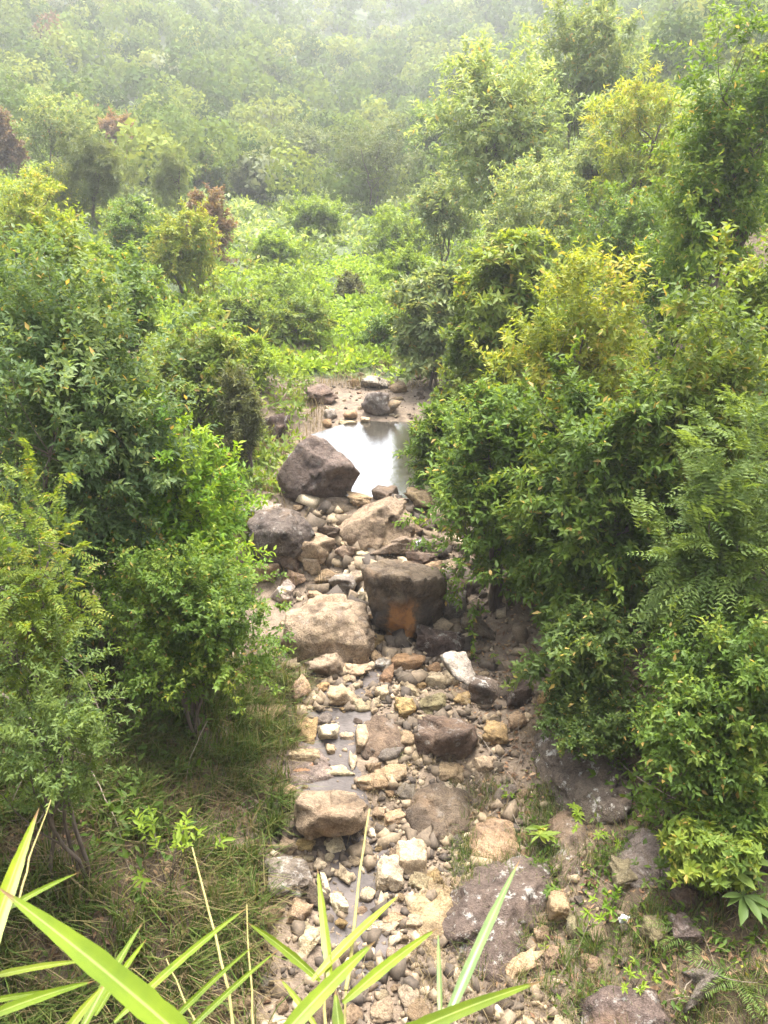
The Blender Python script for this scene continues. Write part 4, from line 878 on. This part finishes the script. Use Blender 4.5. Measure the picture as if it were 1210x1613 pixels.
# --- the wood on the far hill: one mass of crowns
def far_wood():
    rng = np.random.default_rng(12); P = []
    y = 62.0
    while y < 252:
        st = 2.6 + y * .008; xs = np.arange(-(y * .55 + 8), y * .55 + 8, st); xs = xs + rng.uniform(-st * .45, st * .45, len(xs)); ys = y + rng.uniform(-st * .45, st * .45, len(xs))
        if y < 100: k = rng.random(len(xs)) < sstep(55, 95, y) * .8 + .6 * (np.abs(xs) > 14); xs, ys = xs[k], ys[k]
        P.append(np.stack([xs, ys], -1)); y += st * .95
    P = np.concatenate(P); N = len(P); z = height(P[:, 0], P[:, 1])
    r = rng.uniform(1.1, 2.7, N) * (1 + .15 * n2(P[:, 0], P[:, 1], 20, 2, 3)); hh = r * rng.uniform(.8, 1.5, N)
    kind = rng.random(N); base = np.clip(rng.normal(.4, .24, N), .02, .76); base[kind > .99] = .95; base[(kind > .975) & (kind <= .99)] = .86
    VV = []; RR = []
    for sel, M, fs in ((P[:, 1] < 105, 430, .205), ((P[:, 1] >= 105) & (P[:, 1] < 160), 220, .31), (P[:, 1] >= 160, 150, .40)):
        n_ = int(sel.sum()); rs, hs_ = r[sel], hh[sel]
        q = nrm(rng.normal(0, 1, (n_, M, 3))); q[..., 2] = np.abs(q[..., 2]) * 1.1 - .25; q = nrm(q)
        lob = 1 + .24 * vnoise(q * 2.6 + (rng.uniform(0, 99, (n_, 1, 1))), 7)
        p = np.stack([P[sel, 0], P[sel, 1], z[sel] + hs_ * .75], -1)[:, None, :] + q * lob[..., None] * np.stack([rs, rs, hs_], -1)[:, None, :] * rng.uniform(.72, 1.03, (n_, M, 1))
        d = nrm(rng.normal(0, 1, (n_ * M, 3))); n = (q + rng.normal(0, .28, q.shape)).reshape(-1, 3); n = nrm(n - d * (n * d).sum(-1, keepdims=True)); s = np.cross(d, n); p = p.reshape(-1, 3)
        Ls = (np.repeat(rs * fs, M) * rng.uniform(.6, 1.3, n_ * M))[:, None]
        VV.append(np.stack([p - d * Ls * .5, p + d * Ls * .3 + s * Ls * .42, p + d * Ls * .3 - s * Ls * .42], 1).reshape(-1, 3))
        RR.append(np.repeat(base[sel], M) + rng.uniform(-.035, .035, n_ * M) * np.repeat(base[sel] < .8, M))
    v = np.concatenate(VV); rl = np.concatenate(RR)
    mat = leaf_mat('far_wood_leaf', [(0, (.06, .095, .03)), (.3, (.11, .165, .045)), (.6, (.19, .25, .06)), (.78, (.29, .33, .085)), (.86, (.2, .13, .08)), (.93, (.26, .29, .17))], .3, 0., .9)
    o = obj('far_wood', mesh_np('far_wood', v, np.arange(len(v)).reshape(-1, 3), mat, np.repeat(np.clip(rl, 0, 1), 3)))
    o['kind'] = 'stuff'; o['label'] = 'dense hazy woodland covering the far hillside'; o['category'] = 'woodland'
far_wood()

# ------------------------------------------------------------------ grasses
def grass(name, label, mat, xs, ys, rng, lmin, lmax, width, lean=.5, downhill=None):
    N = len(xs); z = height(xs, ys); L = rng.uniform(lmin, lmax, N); a = rng.uniform(0, 6.28, N)
    dr = np.stack([np.cos(a), np.sin(a)], -1) * rng.uniform(.15, 1, N)[:, None] * lean
    if downhill is not None: dr = dr + downhill
    sd_ = nrm(np.stack([-dr[:, 1], dr[:, 0], np.zeros(N)], -1) + 1e-6)
    segs = [0, .5, 1]; wds = [1, .85, .05]; V = []
    for t, wq in zip(segs, wds):
        c = np.stack([xs + dr[:, 0] * L * t * (0.5 + .8 * t), ys + dr[:, 1] * L * t * (.5 + .8 * t), z - .01 + L * (t - .45 * t * t * np.linalg.norm(dr, axis=1))], -1)
        V += [c - sd_ * width * wq / 2, c + sd_ * width * wq / 2]
    V = np.stack(V, 1); t = []
    for s in range(2): t += [(2 * s, 2 * s + 1, 2 * s + 3), (2 * s, 2 * s + 3, 2 * s + 2)]
    T = np.array(t)[None] + (np.arange(N) * 6)[:, None, None]
    o = obj(name, mesh_np(name, V.reshape(-1, 3), T.reshape(-1, 3), mat, np.repeat(rng.uniform(0, 1, N), 6))); o['kind'] = 'stuff'; o['label'] = label; o['category'] = 'grass'
rng = np.random.default_rng(31)
def tufted(n, per, xr, yr, spread, sc_, thr, seed):
    x = rng.uniform(*xr, n); y = rng.uniform(*yr, n); k = n2(x, y, sc_, 3, seed) > thr; x, y = x[k], y[k]
    return np.repeat(x, per) + rng.normal(0, spread, len(x) * per), np.repeat(y, per) + rng.normal(0, spread, len(y) * per)
def patch(n, xr, yr, sc_, thr, seed):
    x = rng.uniform(*xr, n); y = rng.uniform(*yr, n); k = n2(x, y, sc_, 3, seed) > thr
    return x[k], y[k]
x, y = tufted(1700, 26, (-6.5, -1.3), (2.6, 11), .07, .9, -.6, 41); dh = np.repeat(rng.normal(0, .25, (len(x) // 26, 2)), 26, 0) + np.array([.3, -.2])
grass('grass', 'long green grass on the left bank', MAT_GRASS, x, y, rng, .16, .55, .016, .55, dh * .7)
x, y = patch(22000, (-6.5, -1.2), (3.0, 11), .7, -.3, 43); dh = np.stack([np.full(len(x), .5), np.full(len(x), -.3)], -1)
grass('dry_grass', 'matted dry straw and dead grass on the left bank', MAT_STRAW, x, y, rng, .15, .45, .008, .9, dh)
x, y = patch(26000, (.8, 5), (3.2, 8.5), .5, .1, 45)
grass('grass', 'thin green grass between the right bank rocks', MAT_GRASS, x, y, rng, .1, .3, .008, .7)
x, y = patch(16000, (.3, 5), (3.4, 9.5), .5, .0, 47)
x2, y2 = tufted(90, 22, (1.0, 4.6), (3.4, 8.3), .05, .6, -.2, 77); grass('grass', 'weedy grass clumps in the cracks of the right bank slabs', MAT_GRASS, x2, y2, rng, .12, .36, .01, .8)
grass('dry_grass', 'sparse dry grass on the right bank and among stones', MAT_STRAW, x, y, rng, .08, .28, .006, 1.0)
x, y = patch(9000, (-4, 1.5), (13, 29), .8, .0, 49); k = (np.abs(x) > 1.6) | (y > 24); x, y = x[k], y[k]
grass('dry_grass', 'pale dry grass around the pool and stream head', MAT_STRAW, x, y, rng, .2, .6, .016, .7)
x, y = tufted(130, 12, (-.6, 1.6), (4.4, 8.6), .06, .5, .05, 91)
grass('dry_grass', 'wispy straw-coloured grass between the lower stream stones', MAT_STRAW, x, y, rng, .1, .32, .007, .8)
# dry leaves
def litter(n, xr, yr):
    x = rng.uniform(*xr, n); y = rng.uniform(*yr, n); z = height(x, y) + rng.uniform(.005, .04, n)
    d = rng.normal(0, 1, (n, 3)); d[:, 2] *= .25; nn = rng.normal(0, .35, (n, 3)) + [0, 0, 1]
    v, t, k = leaf_cards(np.stack([x, y, z], -1), d, nn, rng.uniform(.05, .12, n), rng.uniform(.02, .05, n), False)
    return v, t, np.repeat(rng.uniform(0, 1, n), k)
a = litter(2600, (.9, 3.6), (4, 12.5)); b = litter(5000, (-6, -1.2), (3, 11))
o = obj('leaf_litter', mesh_np('leaf_litter', np.concatenate([a[0], b[0]]), np.concatenate([a[1], b[1] + len(a[0])]), MAT_LITTER, np.concatenate([a[2], b[2]]))); o['kind'] = 'stuff'; o['label'] = 'brown dead leaves lying over both banks'; o['category'] = 'leaf litter'

nt2 = 420; xt = np.where(rng.random(nt2) < .5, rng.uniform(-6, -1.3, nt2), rng.uniform(1.0, 4.8, nt2)); yt = np.where(xt > 0, rng.uniform(3.6, 12, nt2), rng.uniform(3.0, 10, nt2)); tb_ = Tubes()
for q in range(nt2):
    a_ = rng.uniform(0, 6.28); l_ = rng.uniform(.15, .75); p0_ = np.array([xt[q], yt[q], hgt(xt[q], yt[q]) + .03]); x1_, y1_ = xt[q] + math.cos(a_) * l_, yt[q] + math.sin(a_) * l_; p1_ = np.array([x1_, y1_, hgt(x1_, y1_) + rng.uniform(.02, .22)])
    tb_.add(wander(rng, p0_, p1_, 5, .06), rng.uniform(.003, .007), .002, 4)
o = obj('twig_litter', tb_.mesh('twig_litter', MAT_TWIG)); o['kind'] = 'stuff'; o['label'] = 'thin dead twigs and stems strewn over both banks'; o['category'] = 'twigs'

# grass tufts one can point to
def tuft(px, py, label, n, L, mat, w=.012, seed=1):
    g = ground(px, py); rng = np.random.default_rng(seed); e = empty('grass_tuft', g, label, 'grass tuft', 'grass tufts by the stream'); V = []; T = []
    for k in range(n):
        a = rng.uniform(0, 6.28); sp = rng.uniform(.1, 1.0); l = L * rng.uniform(.6, 1.1); s = np.array([-math.sin(a), math.cos(a), 0])
        for q, (t, wq) in enumerate(zip((0, .4, .75, 1), (1, .9, .6, .04))):
            c = np.array([math.cos(a) * (.02 + l * sp * .8 * t), math.sin(a) * (.02 + l * sp * .8 * t), l * (t - .5 * sp * t * t)]); V += [c - s * w * wq / 2, c + s * w * wq / 2]
        for q in range(3): b = k * 8 + 2 * q; T += [(b, b + 1, b + 3), (b, b + 3, b + 2)]
    o = obj('blades', mesh_np('blades', np.array(V), np.array(T), mat, np.repeat(rng.uniform(0, .75, n), 8)), e); o['kind'] = 'stuff'
tuft(428, 1312, 'spiky grass tuft at the left end of the broad block', 60, .38, MAT_GRASS, .014, 1)
tuft(397, 1385, 'small grass tuft at the left of the veined rock', 30, .24, MAT_GRASS, .012, 2)
tuft(505, 925, 'straw-yellow grass tuft behind the broad tan outcrop', 30, .45, MAT_STRAW, .012, 3)
tuft(935, 1500, 'green grass tuft on the lower right bank', 40, .3, MAT_GRASS, .01, 4)
tuft(860, 1150, 'thin grass tuft above the wide lichen-spotted slab', 50, .28, MAT_GRASS, .01, 5)
tuft(620, 1200, 'wispy green grass tuft beside the bedrock hump', 26, .22, MAT_GRASS, .008, 6)
tuft(800, 1080, 'thin grass tuft beside the upright dark rock', 22, .22, MAT_GRASS, .008, 7)

# seedlings and ferns
def seedling(px, py, label, mat, h, L, n=5, seed=1, style='whorl', lean=(0, 0)):
    g = ground(px, py); rng = np.random.default_rng(seed); e = empty('seedling', g, label, 'seedling', 'small plants on the banks'); tb = Tubes(); pos = []; dr = []
    for k in range(n):
        tip = np.array([rng.normal(lean[0], h * .35), rng.normal(lean[1], h * .35), h * rng.uniform(.6, 1)]); tb.add(wander(rng, (0, 0, -.03), tip, 5, .1), .006, .003, 4); pos.append(tip); dr.append(tip + [0, 0, .05])
    v, t, r = sprig_leaves(rng, np.array(pos), np.array(dr), 9, h * .25, L, L * .36, style, True, rng.uniform(.3, .9, n))
    obj('leaves', mesh_np('leaves', v, t, LM[mat], r), e)['kind'] = 'stuff'; obj('stem', tb.mesh('stem', MAT_BARK), e)
seedling(262, 1400, 'yellow-green sapling standing alone on the left grassy bank', 'lime', .75, .11, 13, 1, 'alt', (.06, .1))
seedling(905, 1300, 'bright green seedling at the foot of the wide lichen-spotted slab', 'lime', .2, .09, 4, 2)
seedling(940, 1330, 'second bright seedling right of the streaked slab', 'lime', .2, .08, 4, 3)
seedling(797, 1262, 'fresh green seedling among the stones right of the smooth hump', 'bright', .15, .05, 6, 4, 'alt')
seedling(875, 1235, 'little dark green plant growing on the lichen-spotted slab', 'green', .18, .05, 9, 5, 'alt')
seedling(960, 1450, 'leafy plant beside the slim stone on the right bank', 'bright', .25, .08, 8, 6, 'alt')
seedling(1040, 1400, 'green plant below the tilted flat stone', 'fern', .3, .07, 10, 7, 'alt')
seedling(1000, 1560, 'yellow-green plant near the broad dark bottom rock', 'lime', .22, .06, 9, 8, 'alt')
seedling(860, 1345, 'broad drooping leaf plant above the big purplish slab', 'mixed', .25, .16, 3, 9)
seedling(870, 1420, 'small grassy plant left of the upright block', 'green', .15, .07, 6, 10)
seedling(778, 1050, 'green seedling beside the wedge-shaped rock', 'green', .15, .06, 5, 11)
seedling(1150, 1440, 'long-leaved plant in the lower right corner', 'fern', .4, .32, 5, 12)
seedling(830, 860, 'rosette of olive leaves hanging from the dense right shrub', 'yellow', .3, .2, 4, 13)
def fern(px, py, label, n, L, seed):
    g = ground(px, py); rng = np.random.default_rng(seed); e = empty('fern', g, label, 'fern', 'ferns under the shrubs')
    for k in range(n):
        a = rng.uniform(2.6, 6.8); d = np.array([math.cos(a), math.sin(a), .5]); v, t, r = sprig_leaves(rng, np.zeros((1, 3)), d[None], 36, L, L * .2, L * .035, 'pinnate', False, np.array([.4]))
        obj('frond', mesh_np('frond', v, t, LM['fern'], r), e)
fern(950, 1040, 'dark fern in the shade under the dense right shrub', 7, .75, 1); fern(930, 1110, 'small fern beside the lone yellowish stone', 6, .5, 2); fern(1090, 1470, 'green fern on the lower right bank', 7, .5, 4); fern(1010, 1345, 'fern beneath the lower right shrub', 6, .45, 5); fern(1160, 1540, 'fern in the bottom right corner', 7, .5, 6); fern(1000, 1180, 'fern above the wide lichen-spotted slab', 6, .45, 7); fern(420, 640, 'pale fern on the left bank near the pool', 6, .8, 3)

# ------------------------------------------------------------------ sticks, branches, litter
def stick(pts, r, label, name='dead_stick', lifts=None, mat=None, twigs=()):
    P = [ground(px, py) + np.array([0, 0, lf]) for (px, py), lf in zip(pts, lifts or [.03] * len(pts))]
    P = np.array(P); tt = np.linspace(0, 1, len(P)); t2 = np.linspace(0, 1, 12); Q = np.stack([np.interp(t2, tt, P[:, k]) for k in range(3)], -1)
    Q += np.random.default_rng(int(pts[0][0])).normal(0, .006, Q.shape); c = Q[0].copy(); tb = Tubes(); tb.add(Q - c, r, r * .4, 5)
    for tw in twigs:
        pp = np.array([ground(px, py) + np.array([0, 0, lf]) for px, py, lf in tw]); tb.add(pp - c, r * .5, r * .2, 4)
    tag(obj(name, tb.mesh(name, mat or MAT_TWIG), None, c), label, 'stick', 'dead sticks and stems')
stick([(575, 985), (612, 1003), (652, 1026)], .011, 'thin pale stick leaning against the foot of the orange-stained boulder', lifts=[.4, .25, .1])
stick([(580, 975), (610, 1010), (640, 1028)], .008, 'second thin stick crossing beneath the orange-stained boulder', lifts=[.35, .25, .08])
stick([(640, 1020), (668, 995), (690, 975)], .012, 'stick wedged between the orange-stained boulder and the wedge-shaped rock', lifts=[.15, .3, .4])
stick([(715, 975), (745, 960), (775, 945)], .01, 'stick lying right of the orange-stained boulder under the shrub', lifts=[.1, .2, .3])
stick([(940, 1195), (1000, 1245), (1075, 1290)], .012, 'long thin dead stem across the right bank', lifts=[.25, .2, .2])
stick([(818, 1476), (840, 1500), (862, 1524)], .007, 'short pale stick beside the big purplish slab')
stick([(1105, 1515), (1080, 1560), (1050, 1620)], .009, 'bleached stick at the bottom right')
stick([(755, 1165), (785, 1205), (815, 1240)], .007, 'thin stick right of the rounded dark brown boulder', lifts=[.08, .06, .05])
stick([(1090, 1385), (1130, 1420), (1170, 1450)], .01, 'brown dead stem below the bright yellow-green bush', lifts=[.15, .12, .1])
stick([(770, 1290), (800, 1270), (830, 1340)], .006, 'curved twig on the earthy rock mound', lifts=[.05, .08, .05])
stick([(0, 1180), (40, 1195), (70, 1222), (85, 1270), (92, 1325)], .02, 'bare forked grey branch hanging over the left bank', 'bare_branch', lifts=[.9, .8, .75, .6, .5],
      twigs=[[(70, 1222, .75), (60, 1275, .6), (30, 1330, .5)], [(70, 1222, .75), (110, 1245, .6), (160, 1250, .5)], [(40, 1195, .8), (90, 1200, .8), (170, 1195, .8)], [(92, 1325, .5), (70, 1345, .4), (50, 1350, .4)], [(92, 1325, .5), (105, 1332, .45), (125, 1332, .4)], [(20, 1185, .85), (60, 1160, .9), (80, 1120, .95)]])
stick([(230, 1010), (222, 1060), (200, 1105)], .012, 'pale bent twig under the dark small-leaved left shrub', 'bare_branch', lifts=[.5, .45, .4])
stick([(20, 1110), (90, 1120), (150, 1160), (190, 1230)], .012, 'arching bare twig at the front of the feathery low shrub', 'bare_branch', lifts=[.9, 1.0, .9, .5], twigs=[[(90, 1120, 1.0), (130, 1110, 1.0), (180, 1120, .9)], [(150, 1160, .9), (170, 1200, .7), (165, 1240, .5)]])
stick([(250, 1000), (300, 1040), (320, 1090), (318, 1130)], .01, 'grey drooping twig under the small-leaved left shrub', 'bare_branch', lifts=[.5, .55, .4, .2], twigs=[[(300, 1040, .55), (340, 1050, .45), (370, 1080, .3)]])
stick([(330, 1180), (300, 1230), (290, 1290)], .007, 'long pale grass stem leaning on the left bank', lifts=[.45, .3, .05])
stick([(150, 1260), (190, 1330), (210, 1400)], .008, 'bent brown stem in the left bank grass', lifts=[.45, .3, .05])
stick([(403, 360), (403, 420), (405, 475)], .03, 'thin dark dead pole among the valley bushes', 'dead_pole', lifts=[0, 0, 0], mat=MAT_BARK)
# crumpled bag
def bag(px, py, label, size, col, seed):
    m, nt, out = newmat('plastic_film'); pb = N_(nt, 'ShaderNodeBsdfPrincipled', Roughness=.35); tc = N_(nt, 'ShaderNodeTexCoord'); f = noise(nt, tc.outputs['Object'], 14, 4)
    r = ramp(nt, [(.35, tuple(c * .75 for c in col)), (.65, col)]); nt.links.new(f, r.inputs['Fac']); nt.links.new(r.outputs['Color'], pb.inputs['Base Color']); nt.links.new(pb.outputs[0], out.inputs['Surface'])
    u, t = ico(3); v = u * (1 + .45 * fbm(u * 2.6, 3, seed))[:, None] * np.array([1, .7, .6]) * size; g = ground(px, py); g = g + np.array([0, 0, size * .45])
    tag(obj('plastic_bag', mesh_np('plastic_bag', v, t, m), None, g), label, 'litter', 'litter')
bag(650, 862, 'crumpled white plastic bag beside the ridged boulder', .16, (.75, .75, .82), 4); bag(985, 1452, 'small greyish plastic scrap on the lower right bank', .07, (.6, .58, .62), 6)

# ------------------------------------------------------------------ reeds close to the camera
def blade_mesh(p0, p1, w, face, sag, rng, kink=0):
    """long lance leaf from base p0 to tip p1, about w wide, its flat side towards `face`"""
    p0 = np.asarray(p0); p1 = np.asarray(p1); n = 26; t = np.linspace(0, 1, n); L = np.linalg.norm(p1 - p0)
    c = p0 + (p1 - p0) * t[:, None]; c[:, 2] += sag * L * 4 * t * (1 - t)
    tan = nrm(np.gradient(c, axis=0)); s = nrm(np.cross(tan, np.asarray(face)[None])); nn = np.cross(s, tan)
    prof = np.interp(t, [0, .08, .3, .6, .85, 1], [.35, .7, 1, .85, .4, .01]) * w / 2 * (1 + .04 * rng.normal(0, 1, n)); cols = np.array([-1, -.5, 0, .5, 1])
    V = c[:, None, :] + s[:, None, :] * (prof[:, None] * cols)[..., None] + nn[:, None, :] * (prof[:, None] * .3 * np.abs(cols))[..., None]
    T = []
    for k in range(n - 1):
        for q in range(4): a = k * 5 + q; T += [(a, a + 1, a + 6), (a, a + 6, a + 5)]
    return V.reshape(-1, 3), np.array(T), np.repeat(t, 5), np.tile(cols, n)
def add_attr(me, name, val):
    at = me.attributes.new(name, 'FLOAT', 'POINT'); at.data.foreach_set('value', np.ascontiguousarray(val, np.float32))
def reed(label, root, blades, stalks=()):
    rg = np.random.default_rng(len(label)); e = empty('reed', root, label, 'reed', 'reeds at the photographer\'s feet'); root = np.array(root)
    for (bx, by, br, tx, ty, tr, wpx, mat) in blades:
        p0 = at_r(bx, by, br); p1 = at_r(tx, ty, tr); w = wpx / F * (br + tr) / 2 * .53
        face = nrm(CAM - (p0 + p1) / 2 + rg.normal(0, .15, 3)); v, t, tt, vv = blade_mesh(p0, p1, w, face, .03, rg)
        lm_ = mesh_np('leaf', v - root, t, mat, np.full(len(v), rg.uniform(.1, .9)), True); add_attr(lm_, 'tt', tt); add_attr(lm_, 'vv', vv); obj('leaf', lm_, e)
    tb = Tubes()
    for (bx, by, br, tx, ty, tr, wpx) in stalks:
        p0 = at_r(bx, by, br); p1 = at_r(tx, ty, tr); tb = Tubes(); r = wpx / F * (br + tr) / 4 * .62; tb.add(wander(rg, p0 - root, p1 - root, 9, .012), r * 1.15, r * .5, 6); obj('stalk', tb.mesh('stalk', MAT_STALK), e)
def rootpt(px, y):
    x = (px - PW / 2) / F * 1.6; return (x, y, hgt(x, y))
G, Pq = MAT_REED, MAT_REEDP
reed('broad bright green reed leaves sweeping across the lower left corner', rootpt(150, .75), [
  (360, 1700, .75, -6, 1396, .72, 70, G), (-60, 1620, .85, 62, 1272, .95, 44, G), (-20, 1450, .9, 125, 1374, .95, 15, G), (120, 1640, .95, 226, 1452, 1.05, 22, G), (150, 1600, 1.0, 232, 1478, 1.1, 16, G),
  (180, 1610, 1.0, 392, 1428, 1.15, 19, G), (240, 1640, 1.1, 402, 1488, 1.2, 14, G), (270, 1650, 1.1, 440, 1495, 1.2, 15, G), (-40, 1545, .9, 150, 1512, .95, 16, G), (-40, 1610, .9, 150, 1545, .95, 24, G), (80, 1660, .9, 165, 1550, .95, 22, G), (-30, 1580, 1, 110, 1560, 1, 14, G)],
  [(375, 1660, 1.15, 303, 1335, 1.3, 7), (330, 1660, 1.1, 262, 1510, 1.2, 5), (402, 1660, 1.2, 389, 1425, 1.3, 5), (30, 1420, .95, 80, 1260, 1.05, 4)])
reed('upright yellow-green reed with fanned leaves at the bottom centre', rootpt(520, .85), [
  (522, 1560, 1.0, 500, 1366, 1.1, 23, G), (492, 1545, 1.0, 632, 1408, 1.1, 25, G), (505, 1545, 1.0, 388, 1452, 1.1, 22, G), (420, 1660, .9, 592, 1482, 1.0, 42, G), (540, 1580, 1.0, 690, 1462, 1.1, 27, G),
  (530, 1680, .9, 855, 1545, 1.0, 38, G), (540, 1680, .95, 528, 1560, 1.0, 34, G), (500, 1620, 1, 440, 1540, 1.05, 16, G)],
  [(520, 1700, 1.0, 512, 1530, 1.02, 9), (545, 1560, 1.02, 582, 1275, 1.15, 8), (540, 1700, 1.0, 545, 1560, 1.02, 9)])
reed('pale upright reed blade right of the fanned reed', rootpt(700, .9), [(690, 1640, .95, 820, 1352, 1.1, 27, Pq), (694, 1620, 1.0, 690, 1462, 1.08, 13, Pq)], [(695, 1720, 1.0, 692, 1620, 1.0, 9)])

# ------------------------------------------------------------------ haze
bm = bmesh.new(); bmesh.ops.create_cube(bm, size=2)
lo = np.array([-950., -450., -12.]); hi = np.array([950., 2050., 120.])
for v in bm.verts: v.co = Vector([(lo[k] + hi[k]) / 2 + v.co[k] * (hi[k] - lo[k]) / 2 for k in range(3)])
me = bpy.data.meshes.new('haze'); bm.to_mesh(me); bm.free()
hm, hnt, hout = newmat('haze_air'); pv = N_(hnt, 'ShaderNodeVolumePrincipled'); pv.inputs['Color'].default_value = (.93, .95, .96, 1); pv.inputs['Density'].default_value = .00125; pv.inputs['Anisotropy'].default_value = .35
hnt.links.new(pv.outputs[0], hout.inputs['Volume']); me.materials.append(hm); haze = obj('haze', me); haze['kind'] = 'stuff'
